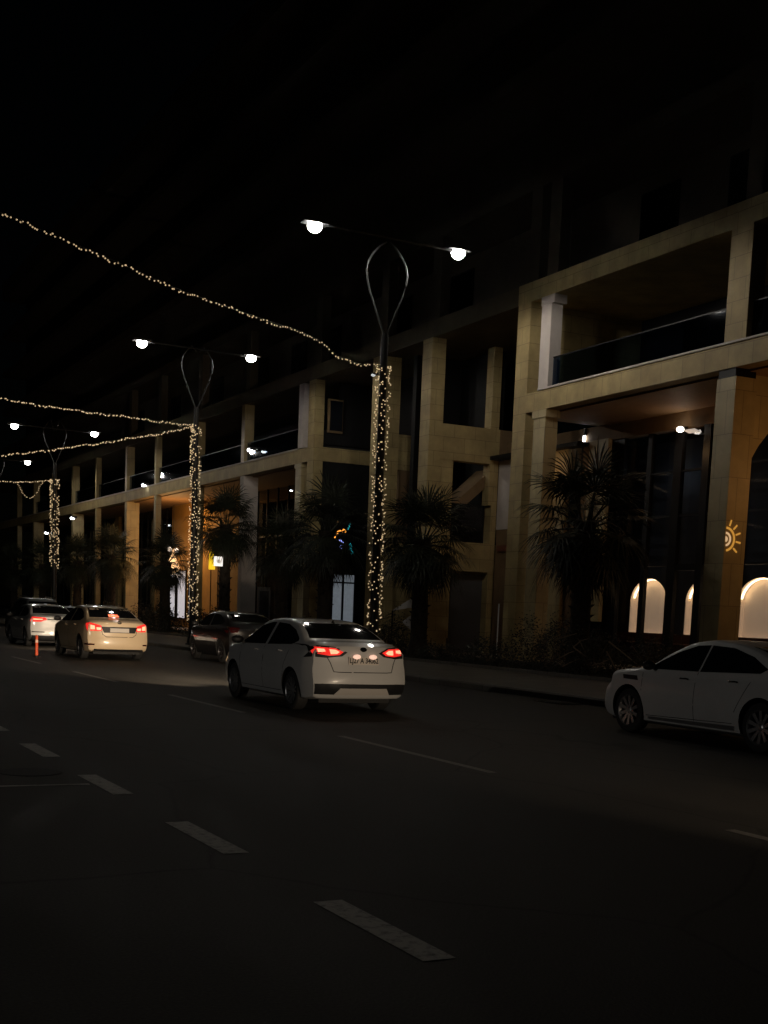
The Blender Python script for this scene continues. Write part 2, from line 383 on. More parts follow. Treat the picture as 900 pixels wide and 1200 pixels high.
for (y0, y1) in arches:
    yc = (y0+y1)/2; r_ = (y1-y0)/2; n = NN
    prof = [(y1, 1.366)] + [(yc+r_*math.cos(PI*i/n), NZ+NH*math.sin(PI*i/n)) for i in range(n+1)] + [(y0, 1.366)]
    nb = PB()
    for (a_, b_) in zip(prof, prof[1:] + prof[:1]): nb.quad((28.005, *a_), (28.005, *b_), (28.3, *b_), (28.3, *a_))
    nb.add([(28.3, *p_) for p_ in prof], [tuple(range(len(prof)))])
    ni = part('lit_niche', nb, niche_m, label='arched lit niche seen through the shop glass')
    rb = PB()
    for i in range(1, n-1):
        t0 = PI*i/n; t1 = PI*(i+1)/n; q0 = [(x_, yc+k_*r_*math.cos(t0), NZ+k_*NH*math.sin(t0)) for (x_, k_) in ((28.12, .985), (28.17, .985), (28.17, .955), (28.12, .955))]
        q1 = [(x_, yc+k_*r_*math.cos(t1), NZ+k_*NH*math.sin(t1)) for (x_, k_) in ((28.12, .985), (28.17, .985), (28.17, .955), (28.12, .955))]
        rb.add(q0+q1, [(0, 1, 5, 4), (1, 2, 6, 5), (2, 3, 7, 6), (3, 0, 4, 7)])
    part('light_strip', rb, rim_m, ni)
ct = PB(); ct.box(27.3, 27.8, 32.6, 36.9, .3, 1.0); ct.box(27.25, 27.85, 32.55, 36.95, 1.0, 1.05)
part('shop_counter', ct, mat('counter', (.1, .03, .03), .4))
# arcade back wall between near wing and link block
wl = PB(); wl.box(26.1, 26.6, 37.05, 42.46, .3, 5.0); wl.box(26.1, 26.6, 35.92, 37.05, 1.68, 7.7); part('arcade_wall', wl, M['brown'])
pbox('arcade_wall', M['dark_wall'], 26.35, 26.6, 35.92, 37.05, .3, 1.68)
pbox('pilaster', M['stone_smooth'], 25.95, 26.098, 35.45, 36.5, 1.68, 7.7)
pbox('pilaster', M['stone_smooth'], 25.95, 26.098, 37.75, 38.6, .3, 7.7)
pbox('pilaster', M['stone'], 25.95, 26.098, 39.5, 40.9, .3, 4.95)
pbox('arcade_wall', M['plaster'], 26.08, 26.6, 38.8, 42.46, 5.0, 7.55)
pbox('soffit', M['dark_wall'], 25.62, 26.08, 36.75, 42.4, 7.56, 7.7)
# link block: column C and the wall with door, window, openings that looks back down the street
Y = 42.47
pbox('pillar', M['stone'], BX, BX+.57, Y, 43.2, .3, S2a-.002, label='tall stone pillar at the front of the link block')
w = PB()
w.box(BX+.572, 24.2, Y+.03, Y+.5, .3, 4.46); w.box(25.84, 26.08, Y+.03, Y+.5, .3, 5.9)
w.box(24.2, 25.84, Y+.03, Y+.5, 3.38, 4.46)
w.box(BX+.572, 24.12, Y+.06, Y+.5, 4.46, 7.43)
w.box(25.7, 26.08, Y+.03, Y+.5, 5.9, 7.43)
w.box(BX+.572, 26.08, Y+.03, Y+.5, 7.43, 8.72)
w.box(25.66, 26.02, Y+.03, Y+.5, 8.72, S2a)
w.box(23.57, 31, Y+.5, Y+.9, .3, 4.46)
lw = part('side_wall', w, M['stone'], label='cream stone side wall with door and dark openings')
dr = PB(); dr.box(24.45, 25.84, Y+.42, Y+.47, .3, 3.3)
for i in range(26): dr.box(24.46, 25.83, Y+.405, Y+.42, .36+i*.112, .43+i*.112)
d = part('roller_shutter', dr, M['shutter'], lw)
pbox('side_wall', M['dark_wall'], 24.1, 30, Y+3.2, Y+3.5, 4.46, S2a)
ww = pbox('window', M['dark_metal'], 24.12, 25.7, Y+.3, Y+.36, 4.46, 5.9)
pbox('pane', M['glass'], 24.2, 25.62, Y+.27, Y+.285, 4.54, 5.82, parent=ww)
# sloping stair underside
stp = PB(); stp.prism([(26.0, Y+.35, 7.3), (24.4, Y+.35, 5.9), (24.95, Y+.35, 5.9), (26.0, Y+.35, 6.8)], (0, 1.2, 0))
part('stair_underside', stp, M['brown'])
pbox('floor_slab', M['brown'], 26.081, 31, Y+.03, Y+.5, 7.56, 8.72, label='beam end inside the link block')
pbox('wall_box', mat('red brown box', (.16, .05, .03), .6), 26.0, 26.075, 41.6, 42.2, 4.18, 4.4)
# column D and beams behind it
pbox('pillar', M['stone'], BX, BX+.88, 46.6, 47.35, .3, S2a-.002, label='tall stone pillar behind the nearest lamp post')
pbox('side_wall', M['stone'], BX+.9, 26.5, 47.4, 47.8, 7.5, 8.9)
pbox('side_wall', M['stone'], BX+.9, 26.5, 47.42, 47.8, .3, 4.6)
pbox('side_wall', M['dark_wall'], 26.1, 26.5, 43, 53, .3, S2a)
pbox('side_wall', M['brown'], 24.4, 24.9, 47.45, 47.8, 4.6, 7.5)
# far wing: twin pillars, end wall
pbox('pillar', M['stone'], BX-.003, BX+.45, 53.04, 53.72, .3, S2a-.002, label='stone pillar at the near corner of the far wing')
pbox('pillar', M['plaster'], BX, BX+.42, 54.28, 54.85, S1b+.06, S2a-.002)
l_ = pbox('pillar', M['stone_smooth'], BX+.03, BX+.45, 54.46, 55.1, .3, S1a-.2)
pbox('capital', M['stone_smooth'], BX, BX+.5, 54.4, 55.16, S1a-.2, S1a-.003, parent=l_)
ew = PB(); ew.box(BX+.45, 31, 53.1, 53.5, 3.45, S1a); ew.box(25.3, 31, 53.1, 53.5, .3, 3.45); ew.box(BX+.45, 31, 53.1, 53.5, 9.0, 9.6)
ew.box(24.35, 31, 53.12, 53.5, 9.6, S2a)
part('end_wall', ew, M['dark_wall'])
wf = pbox('window', M['brown'], 23.62, 24.35, 53.0, 53.06, 9.5, 10.95, label='narrow window with a pale frame')
pbox('pane', mat('dark pane', (.01, .012, .016), .1), 23.72, 24.32, 52.985, 52.995, 9.6, 10.88, parent=wf)
# glazed entrance under the neon sign
en = PB()
for x in (23.55, 24.06, 24.6, 25.2): en.box(x, x+.09, 53.0, 53.1, .3, 3.42)
en.box(23.55, 25.29, 53.0, 53.1, 3.34, 3.42); en.box(23.55, 25.29, 53.01, 53.09, 2.95, 3.02)
e_ = part('entrance', en, M['dark_metal'])
pbox('pane', mat('lit frosted pane', (.3, .32, .34), .4, emit=(.7, .8, .9), es=.13, noise=.3, nscale=2.5), 23.64, 25.2, 53.06, 53.07, .5, 3.34, parent=e_)
# far wing columns
for (y, wy, dx) in ((61.75, .5, .8), (69.2, .4, .5), (76.75, .4, .35), (83.2, .5, .85), (91, .4, .35), (98, .5, .85), (105, .4, .35), (112, .5, .85), (119, .4, .4)):
    m_ = M['plaster'] if y < 62 else M['stone_smooth']
    pbox('pillar', m_, BX+.02, BX+dx, y, y+wy, .3, S1a-.003)
    pbox('pillar', M['stone_smooth'], BX, BX+min(dx, .5), y, y+wy*.85, S1b+.06, S2a-.002)
for (y0, y1) in ((54.9, 61.7), (62.3, 69.1), (69.7, 76.6), (77.2, 83.1), (83.8, 90.9), (91.5, 97.9), (98.6, 104.9), (105.5, 111.9)):
    balustrade(y0, y1)
pbox('loggia_wall', M['dark_wall'], 27.5, 27.8, 53.5, YE, S1b, S2a)
pbox('soffit', M['soffit'], BX+.5, 26.5, 55.1, YE, S1a-.05, S1a-.002)
# far wing shop walls at X 26.5
def shopbay(y0, y1, z1=S1a-.05, mull=1.5):
    f = PB(); y = y0
    while y <= y1 - .1: f.box(26.42, 26.52, y, y+.1, .3, z1); y += mull
    for z in (3.5, 5.6): f.box(26.44, 26.51, y0, y1, z, z+.09)
    s = part('shopfront', f, M['dark_metal']); pbox('pane', M['glass'], 26.47, 26.48, y0, y1, .4, z1-.02, parent=s); return s
for (y0, y1) in ((54, 61.4), (62.6, 68.8), (84, 97), (98.5, 111.5), (113, 127)): shopbay(y0, y1)
pbox('arcade_wall', M['dark_wall'], 29, 29.3, 53.5, YE, .3, S1a-.05)
for y in (61.5, 68.9, 97.2, 111.8): pbox('arcade_wall', M['stone'], 26.3, 26.6, y, y+1.0, .3, S1a-.05)
pbox('arcade_wall', mat('ochre render', (.42, .24, .07), .8, noise=.12, nscale=1.5), 26.3, 26.6, 70, 83.9, .3, S1a-.05, label='ochre wall in the warmly lit bay of the far wing')
# lit shop windows seen beside the second lamp post
for (y0, y1, z0, z1) in ((80.6, 82.3, .9, 3.9), (82.75, 84.4, .9, 3.9), (78.0, 79.9, 1.0, 3.5)):
    f = PB(); f.box(26.2, 26.295, y0-.08, y1+.08, z0-.08, z0); f.box(26.2, 26.295, y0-.08, y1+.08, z1, z1+.08); f.box(26.2, 26.295, y0-.08, y0, z0, z1); f.box(26.2, 26.295, y1, y1+.08, z0, z1)
    s = part('lit_window', f, M['dark_metal'])
    pbox('pane', mat('lit shop pane', (.5, .5, .5), .4, emit=(.9, .86, .92), es=.5, noise=.2, nscale=3), 26.27, 26.29, y0, y1, z0, z1, parent=s)
# storeys above
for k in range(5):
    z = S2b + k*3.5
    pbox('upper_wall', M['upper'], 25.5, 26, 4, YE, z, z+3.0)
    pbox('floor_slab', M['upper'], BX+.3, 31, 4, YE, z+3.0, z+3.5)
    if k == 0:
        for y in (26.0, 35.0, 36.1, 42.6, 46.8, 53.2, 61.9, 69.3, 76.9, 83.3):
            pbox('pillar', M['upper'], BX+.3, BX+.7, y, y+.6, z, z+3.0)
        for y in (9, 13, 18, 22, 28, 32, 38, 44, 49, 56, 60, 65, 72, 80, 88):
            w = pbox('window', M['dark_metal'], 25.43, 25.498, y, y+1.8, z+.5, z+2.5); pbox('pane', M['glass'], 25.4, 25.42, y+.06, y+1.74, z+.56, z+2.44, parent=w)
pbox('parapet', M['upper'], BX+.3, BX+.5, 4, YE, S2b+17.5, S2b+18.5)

# ------------------------------------------------------------------ small wall lights and glowing lamp reflections
M['warm_lens'] = mat('warm lens', (1, 1, 1), .3, emit=(1, .9, .75), es=14, sample=False)
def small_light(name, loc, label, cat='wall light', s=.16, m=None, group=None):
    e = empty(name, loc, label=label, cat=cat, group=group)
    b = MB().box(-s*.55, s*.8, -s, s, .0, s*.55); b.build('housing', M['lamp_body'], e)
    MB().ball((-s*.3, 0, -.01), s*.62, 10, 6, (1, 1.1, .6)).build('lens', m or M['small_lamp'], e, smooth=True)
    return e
small_light('lamp_reflection', (22.86, 60.4, 9.36), 'glowing stand-in for a lamp reflection above the balcony slab right of the second lamp post', s=.22, group='balcony lamp reflections')  # these four glowing fittings stand in for street lamp reflections in the balustrade
small_light('lamp_reflection', (22.86, 78.6, 8.95), 'glowing stand-in for a lamp reflection above the balcony slab over the orange lit bay', s=.24, group='balcony lamp reflections')
small_light('lamp_reflection', (22.86, 97.2, 7.84), 'glowing stand-in for a lamp reflection under the slab right of the third lamp post', s=.27, group='balcony lamp reflections')
small_light('lamp_reflection', (22.86, 106, 7.1), 'glowing stand-in for a lamp reflection low beside the third lamp post, farthest along the building', s=.27, group='balcony lamp reflections')
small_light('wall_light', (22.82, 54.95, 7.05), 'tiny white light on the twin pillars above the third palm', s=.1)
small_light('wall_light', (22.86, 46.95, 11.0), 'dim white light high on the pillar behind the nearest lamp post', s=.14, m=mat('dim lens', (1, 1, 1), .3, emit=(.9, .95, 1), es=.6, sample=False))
fl = empty('floodlight', (26.3, 32.1, 7.66), label='bright floodlight under the arcade bulkhead over the shop glass', cat='floodlight')
MB().box(-.08, .06, -.12, .12, 0, .06).build('bracket', M['lamp_body'], fl)
MB().ball((-.12, .02, -.02), .11, 10, 6, (1, 1.1, .8)).build('lens', M['warm_lens'], fl, smooth=True)
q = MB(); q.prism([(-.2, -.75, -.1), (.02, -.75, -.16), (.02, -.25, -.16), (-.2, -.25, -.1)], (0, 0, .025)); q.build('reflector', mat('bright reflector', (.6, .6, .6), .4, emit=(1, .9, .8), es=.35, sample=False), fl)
dl = empty('downlight', (26.3, 37.3, 8.0), label='small narrow white downlight under the slab near the twin pillars', cat='downlight')
MB().box(-.04, .04, -.05, .05, 0, .245).build('housing', M['lamp_body'], dl)
MB().box(-.045, .0, -.045, .045, -.2, -.002).build('lens', M['small_lamp'], dl)

# ------------------------------------------------------------------ lights (lamps and added fill)
def spot(name, loc, power, col=(1, .93, .82), size=178, blend=.12, r=.18, rot=(0, 0, 0)):
    l = bpy.data.lights.new(name, 'SPOT'); l.energy = power; l.color = col; l.spot_size = math.radians(size); l.spot_blend = blend; l.shadow_soft_size = r
    o = bpy.data.objects.new(name, l); o.location = loc; o.rotation_euler = rot; COL.objects.link(o); return o
def point(name, loc, power, col, r=.15):
    l = bpy.data.lights.new(name, 'POINT'); l.energy = power; l.color = col; l.shadow_soft_size = r
    o = bpy.data.objects.new(name, l); o.location = loc; COL.objects.link(o); return o

def lamp_light(loc, power):
    # street optics: strong towards the sides, weaker straight down, cut off just above the horizontal
    o = point('street_or_fill_light', loc, power, (1, .93, .82), .15); l = o.data; l.use_nodes = True; nt = l.node_tree
    em = [n for n in nt.nodes if n.type == 'EMISSION'][0]
    tc = nt.nodes.new('ShaderNodeTexCoord'); sp_ = nt.nodes.new('ShaderNodeSeparateXYZ'); nt.links.new(tc.outputs['Normal'], sp_.inputs[0])
    lobe = nt.nodes.new('ShaderNodeMapRange'); lobe.inputs['From Min'].default_value = -.85; lobe.inputs['From Max'].default_value = -.1
    lobe.inputs['To Min'].default_value = .16; lobe.inputs['To Max'].default_value = 1.5; nt.links.new(sp_.outputs['Z'], lobe.inputs['Value'])
    cut = nt.nodes.new('ShaderNodeMapRange'); cut.interpolation_type = 'SMOOTHSTEP'; cut.inputs['From Min'].default_value = -.15; cut.inputs['From Max'].default_value = .045
    cut.inputs['To Min'].default_value = 1; cut.inputs['To Max'].default_value = 0.0; nt.links.new(sp_.outputs['Z'], cut.inputs['Value'])
    m_ = nt.nodes.new('ShaderNodeMath'); m_.operation = 'MULTIPLY'; nt.links.new(lobe.outputs[0], m_.inputs[0]); nt.links.new(cut.outputs[0], m_.inputs[1])
    nt.links.new(m_.outputs[0], em.inputs['Strength']); return o

# ------------------------------------------------------------------ street lamps with ornament loop
def make_bulb_mesh(r):
    return MB().ball((0, 0, 0), r, 6, 4).mesh('bulb')
BULB = make_bulb_mesh(.021); BULB.materials.append(M['bulb'])
BULB2 = make_bulb_mesh(.025); BULB2.materials.append(M['bulb'])
BULB3 = make_bulb_mesh(.03); BULB3.materials.append(M['bulb'])

def set_bulbs(parent, pts, me, r):
    """up to 100 bulbs as parts, the rest as one stuff part"""
    pts = list(pts); random.Random(5).shuffle(pts)
    for p in pts[:100]:
        o = bpy.data.objects.new('bulb', me); o.location = p; o.parent = parent; COL.objects.link(o)
    if pts[100:]:
        b = MB()
        for p in pts[100:]: b.ball(p, r, 5, 3)
        tag(b.build('bulbs', M['bulb'], parent), kind='stuff')

HEAD_P = 850
def street_lamp(X, Y, ztop, lampz, label, near=True):
    e = empty('street_lamp', (X, Y, .146), label=label, cat='street lamp', group='street lamps with loop ornament')
    z = lambda v: v - .146
    MB().lathe([(.26, 0), (.26, .05), (.2, .08), (.16, .3), (.15, .32)], (0, 0, 0), n=20).build('base', M['pole'], e, smooth=True)
    MB().lathe([(.13, .1), (.125, 4), (.1, z(9.2)), (.095, z(9.3))], (0, 0, 0), n=16).build('post', M['pole'], e, smooth=True)
    for s in (-1, 1):   # teardrop loop, one side each
        pts = []
        prof = [(0.0, 9.2), (.16, 9.55), (.34, 9.98), (.5, 10.35), (.60, 10.68), (.63, 10.92), (.58, 11.15), (.44, 11.38), (.24, 11.6), (.05, lampz-.12)]
        for (u, v) in prof: pts.append((s*u, 0, z(v)))
        MB().tube(pts, .026, 8).build('ornament_tube', M['tube'], e, smooth=True)
    MB().tube([(-2.15, 0, z(lampz+.02)), (0, 0, z(lampz)), (2.25, 0, z(lampz-.03))], .04, 8).build('arm', M['pole'], e)
    for s in (-1, 1):
        h = MB(); hx = s*2.2
        h.prism([(hx-.36, -.17, z(lampz)), (hx+.36, -.17, z(lampz)), (hx+.36, .17, z(lampz)), (hx-.36, .17, z(lampz))], (0, 0, .08))
        hd = h.build('lamp_head', M['lamp_body'], e)
        MB().ball((hx, 0, z(lampz)-.07), .18, 16, 8, (1.1, 1.0, .9)).build('lens', M['lamp'], hd, smooth=True)
    return e
poles = [(16.25, 32.8, 8.45, 11.85, 'nearest lamp post, wrapped in lights, behind the white sedan', 1.0),
         (16.25, 49.0, 8.6, 11.5, 'second lamp post, wrapped in lights, left of the yellow sign', .5),
         (16.25, 73.6, 8.35, 11.15, 'third lamp post, wrapped in lights only on its upper half', .5),
         (16.25, 92.0, 8.4, 11.15, 'farthest lamp post at the left edge, its lamp just in view', .6)]
for (X, Yp, zt, lz, lab, k) in poles:
    street_lamp(X, Yp, zt, lz, lab)
    for s in (-1, 1): lamp_light((X + s*2.2, Yp, lz-.18), HEAD_P*k)
# unseen fill light added far left to brighten the cars' near sides
for (X, Yp, Z, P) in ((-25, 12, 6.0, 1550),): spot('street_or_fill_light', (X, Yp, Z), P, col=(1, .95, .88))

# lights wrapped round the posts
def pole_lights(X, Y, z0, z1, n, me, r, label, R=.17, cols=False):
    e = empty('string_lights', (X, Y, z0), label=label, cat='string lights', group='string lights wrapped round the lamp posts')
    w = []; turns = (z1-z0)/.32
    for i in range(int(turns*10)):
        t = i/(turns*10); a = turns*2*PI*t; w.append((R*math.cos(a), R*math.sin(a), t*(z1-z0)))
    MB().tube(w, .006, 3).build('cable', M['cable'], e)
    pts = []
    rr = random.Random(int(Y*10))
    for i in range(n):
        t = (i + rr.uniform(-.5, .5))/n; t = min(1, max(0, t))
        if t < .9 and math.sin(t*41+2) + math.sin(t*97) > 1.25 and rr.random() < .8: continue
        a = rr.uniform(0, 2*PI); rad = R + rr.uniform(0, .05)
        pts.append((rad*math.cos(a), rad*math.sin(a), t*(z1-z0)))
        if t > .97 : pts.append((rad*math.cos(a+2), rad*math.sin(a+2), t*(z1-z0)+rr.uniform(-.1, .1)))
    set_bulbs(e, pts, me, r)
pole_lights(16.25, 32.8, 1.15, 8.45, 430, BULB, .021, 'warm string lights wrapped round the nearest lamp post')
pole_lights(16.25, 49.0, 1.1, 8.6, 430, BULB2, .024, 'warm string lights wrapped round the second lamp post')
pole_lights(16.25, 73.6, 3.5, 8.4, 260, BULB3, .03, 'warm string lights on the upper half of the third lamp post', R=.22)

def garland(name, pts, n, me, r, label, wob=.05, group='light garlands strung over the road'):
    P = [Vector(p) for p in pts]; root = P[0]
    e = empty(name, root, label=label, cat='light garland', group=group)
    # Catmull-Rom through the points
    out = []
    for i in range(len(P)-1):
        p0, p1, p2, p3 = P[max(0, i-1)], P[i], P[i+1], P[min(len(P)-1, i+2)]
        for k in range(12):
            t = k/12
            out.append(.5*((2*p1) + (p2-p0)*t + (2*p0-5*p1+4*p2-p3)*t*t + (3*p1-p0-3*p2+p3)*t**3) - root)
    out.append(P[-1]-root)
    MB().tube(out, .008, 4).build('cable', M['cable'], e)
    # arclength sampling
    L = [0]
    for a_, b_ in zip(out, out[1:]): L.append(L[-1]+(b_-a_).length)
    rr = random.Random(n); bp = []
    for i in range(n):
        s = L[-1]*(i+rr.uniform(-.3, .3))/n; s = min(max(s, 0), L[-1]-1e-4)
        j = max(k for k in range(len(L)) if L[k] <= s); j = min(j, len(out)-2)
        q = out[j].lerp(out[j+1], (s-L[j])/max(1e-6, L[j+1]-L[j]))
        wv = math.sin(i*.55)*.6+math.sin(i*.21+1)*.6
        bp.append(q + Vector((rr.uniform(-.03, .03), rr.uniform(-.03, .03), -.02 + wob*wv*.5 + rr.uniform(-wob, wob)*.5)))
    set_bulbs(e, bp, me, r)
garland('light_garland', [(16.15, 32.8, 8.46), (15.54, 32.67, 8.38), (14.83, 32.53, 8.46), (14.26, 32.41, 8.70), (13.72, 32.3, 8.87), (12.15, 31.99, 9.06), (10.08, 31.58, 9.31), (7.95, 31.15, 9.72), (5.81, 30.72, 10.11), (3.0, 30.2, 10.7)], 165, BULB, .021, 'long garland of warm bulbs rising from the nearest lamp post to upper left', wob=.05)
garland('light_garland', [(16.15, 49, 8.6), (14.89, 49, 8.64), (13.56, 49, 8.67), (11.3, 49, 8.72), (9.29, 49, 8.82), (7, 49, 9.0)], 120, BULB2, .024, 'upper of the two garlands of bulbs leaving the second lamp post')
garland('light_garland', [(16.15, 49, 8.57), (14.9, 49, 8.22), (13.57, 49, 7.87), (11.31, 49, 7.34), (9.29, 49, 6.91), (7.5, 49, 6.6)], 120, BULB2, .024, 'lower garland of bulbs sloping down left from the second lamp post')
garland('light_garland', [(16.05, 73.6, 8.3), (15.59, 73.6, 8.24), (14.8, 73.6, 8.16), (13.96, 73.6, 8.1), (12.5, 73.6, 8.0)], 36, BULB3, .03, 'short level garland of bulbs beside the third lamp post')
garland('light_garland', [(15.59, 73.6, 8.19), (15.26, 73.6, 7.6), (14.89, 73.6, 7.29), (14.56, 73.6, 7.45), (14.29, 73.6, 7.94), (14.1, 73.6, 8.1)], 26, BULB2, .03, 'small drooping loop of bulbs under the level garland')

# ------------------------------------------------------------------ palms
def crown_mesh(seed, n=40, dead=False):
    rr = random.Random(seed); mb = MB()
    for i in range(n):
        az = i*2.39996 + rr.uniform(-.2, .2); f = i/n
        el = math.radians(rr.uniform(-84, -58)) if dead else math.radians(82 - 135*f + rr.uniform(-8, 8))       # upright in the middle, hanging at the skirt
        d = Vector((math.cos(az)*math.cos(el), math.sin(az)*math.cos(el), math.sin(el)))
        pl = rr.uniform(.75, 1.05)*(1-.25*f)
        # petiole, arching
        pts = []; p = Vector((math.cos(az)*.12, math.sin(az)*.12, -.25*f)); dd = d.copy()
        for k in range(6):
            pts.append(p.copy()); p = p + dd*pl/5; dd = (dd + Vector((0, 0, -.07))).normalized()
        mb.tube(pts, [.022, .02, .017, .015, .012, .01], 4)
        tip = pts[-1]; fw = dd; side = fw.cross(Vector((0, 0, 1)));
        side = side.normalized() if side.length > .05 else Vector((-math.sin(az), math.cos(az), 0))
        nn = side.cross(fw).normalized()
        L0 = rr.uniform(.72, .98)*(1 if f < .8 else .85)
        for j in range(25):
            a = math.radians(-128 + 256*j/24 + rr.uniform(-3, 3))
            ld = (fw*math.cos(a) + side*math.sin(a)).normalized()
            L = L0*(.62 + .38*math.cos(a*.55))*rr.uniform(.9, 1.05)
            w = .021; droop = rr.uniform(.18, .5) + f*.25
            tn = ld.cross(nn).normalized()
            a0 = tip; a1 = tip + ld*L*.5 + nn*.02; a2 = tip + ld*L*.8 + Vector((0, 0, -droop*L*.22)); a3 = tip + ld*L*.98 + Vector((0, 0, -droop*L*.55))
            mb.add([a0 - tn*.005, a0 + tn*.005, a1 + tn*w, a1 - tn*w, a2 + tn*w*.6, a2 - tn*w*.6, a3 + tn*.002, a3 - tn*.002],
                   [(0, 1, 2, 3), (3, 2, 4, 5), (5, 4, 6, 7)])
    return mb.mesh('crown', recalc=False)
def trunk_mesh(h, seed):
    rr = random.Random(seed); mb = MB(); prof = []
    for i in range(15):
        t = i/14; r = .30 - .06*t + (.1*(1-t*6) if t < .16 else 0) + rr.uniform(-.012, .012)
        if t > .85: r += .05
        prof.append((r, t*h))
    mb.lathe(prof, (0, 0, 0), n=14)
    # leaf-base stubs in a spiral
    k = int(h*17)
    for i in range(k):
        z = .1 + (h-.1)*i/k; az = i*2.4; r = .24
        d = Vector((math.cos(az), math.sin(az), 0)); s = Vector((-d.y, d.x, 0)); l = rr.uniform(.06, .17)
        c = d*r + Vector((0, 0, z))
        mb.add([c - s*.06, c + s*.06, c + s*.03 + d*l + Vector((0, 0, .12)), c - s*.03 + d*l + Vector((0, 0, .12)), c - s*.03 + Vector((0, 0, .1)), c + s*.03 + Vector((0, 0, .1))],
               [(0, 1, 2, 3), (3, 2, 5, 4), (0, 3, 4), (1, 5, 2)])
    return mb.mesh('trunk')
CR = [crown_mesh(1), crown_mesh(2, 44), crown_mesh(5, 36)]
for m_ in CR: m_.materials.append(M['frond'])
DR = [crown_mesh(11, 13, True), crown_mesh(12, 9, True)]
M['dead'] = mat('dry palm frond', (.05, .036, .02), .9, noise=.4, nscale=4)
for m_ in DR: m_.name = 'dry_fronds'; m_.materials.append(M['dead'])
TR = [trunk_mesh(1.0*h, s) for h, s in ((4.3, 1), (4.0, 2))]
for m_ in TR: m_.materials.append(M['bark'])
palms = [(21.0, 29.5, 4.15, 1.28, 'nearest fan palm, rising from shrubs in front of the arched shop lights'),
         (21.0, 38.9, 4.0, 1.22, 'second fan palm, between the nearest lamp post and the shutter door'),
         (21.0, 46.9, 4.6, 1.26, 'fan palm half covering the neon sign'),
         (21.0, 51.4, 4.0, 1.1, 'fan palm just left of the one by the neon sign'),
         (21.0, 58.6, 5.35, 1.2, 'fan palm in front of the yellow sign'),
         (21.0, 68.0, 3.8, 1.08, 'fan palm just left of the second lamp post'),
         (21.0, 79.3, 4.4, 1.2, 'fan palm between the second and third lamp posts'),
         (21.0, 88.0, 4.2, 1.2, 'fan palm right of the third lamp post, far off'),
         (21.0, 99.0, 4.2, 1.2, 'fan palm behind the third lamp post'),
         (21.0, 110.0, 4.2, 1.2, 'farthest fan palm at the end of the row, above the parked traffic')]
for i, (x, y, h, s, lab) in enumerate(palms):
    e = empty('palm_tree', (x, y, .2), rz=i*1.3, label=lab, cat='palm tree', group='fan palms along the pavement')
    t = bpy.data.objects.new('trunk', TR[i % 2]); t.scale = (1, 1, h/(4.3 if i % 2 == 0 else 4.0)); t.parent = e; COL.objects.link(t)
    c = bpy.data.objects.new('crown', CR[i % 3]); c.location = (0, 0, h); c.scale = (s, s, s*1.05); c.rotation_euler = (.05*math.sin(i*2.1), .05*math.cos(i*1.7), i*.7); c.parent = e; COL.objects.link(c)
    d_ = bpy.data.objects.new('dry_fronds', DR[i % 2]); d_.location = (0, 0, h-.22); d_.scale = (s*.8, s*.8, s*.8); d_.rotation_euler = (0, 0, i*1.9); d_.parent = e; COL.objects.link(d_)

# ------------------------------------------------------------------ shrubs
def shrub(x, y, rx, ry, h, n, seed, label, sticks=0, leaf=.06):
    rr = random.Random(seed); e = empty('shrub', (x, y, .2), label=label, cat='shrub', group='shrubs in the planting bed')
    st = MB(); lf = MB()
    for k in range(14):
        a = rr.uniform(0, 2*PI); tip = Vector((rx*.75*math.cos(a)*rr.random()**.5, ry*.75*math.sin(a)*rr.random()**.5, h*rr.uniform(.55, .95)))
        st.tube([(0, 0, 0), tip*.5 + Vector((0, 0, .1)), tip], [.02, .012, .005], 4)
    for k in range(n):
        a = rr.uniform(0, 2*PI); rad = rr.random()**.4; ph = rr.random()
        lump = 1 + .22*math.sin(a*3 + seed) + .15*math.sin(a*7)
        p = Vector((rx*rad*math.cos(a)*lump*math.sqrt(max(0, 1-ph*ph*.8)), ry*rad*math.sin(a)*lump*math.sqrt(max(0, 1-ph*ph*.8)), max(.02, h*ph*lump*rr.uniform(.8, 1.05))))
        u = Vector((rr.uniform(-1, 1), rr.uniform(-1, 1), rr.uniform(-.4, 1))).normalized(); v = u.orthogonal().normalized()
        l = leaf*rr.uniform(.7, 1.5)
        lf.add([p, p + u*l*.5 + v*l*.3, p + u*l, p + u*l*.5 - v*l*.3], [(0, 1, 2, 3)])
    st.build('stems', M['stick'], e); lf.build('leaves', M['shrub'], e, recalc=False)
    return e
shrub(21.0, 31.0, .95, 1.5, 1.35, 5200, 1, 'dark bushy shrub at the left foot of the nearest palm')
shrub(20.9, 28.6, .8, 1.3, 1.05, 4200, 2, 'shrub of pale tangled twigs at the foot of the nearest palm')
shrub(21.0, 26.2, .8, 1.2, .95, 3600, 3, 'low shrub behind the bonnet of the right hand white sedan')
shrub(21.0, 34.2, .7, 1.6, .75, 3000, 4, 'low dark shrub in front of the thin white post')
shrub(21.0, 37.6, .6, 1.4, .5, 2200, 5, 'low ground shrub in front of the shutter door')
shrub(21.1, 41.4, .8, 1.3, 1.35, 3400, 6, 'bush beside the second palm, behind the white sedan boot')
shrub(21.0, 60.5, .9, 3.4, 1.2, 4200, 7, 'dark hedge behind the black crossover', leaf=.1)
shrub(21.0, 69.5, .9, 4.2, 1.35, 4200, 8, 'dark hedge below the lit shop windows', leaf=.1)
shrub(21.0, 80.5, .9, 5.5, 1.2, 4200, 9, 'dark hedge behind the cream sedan', leaf=.12)
shrub(21.0, 50.0, .8, 2.6, 1.0, 3000, 10, 'dark hedge hidden behind the white sedan roof', leaf=.08)
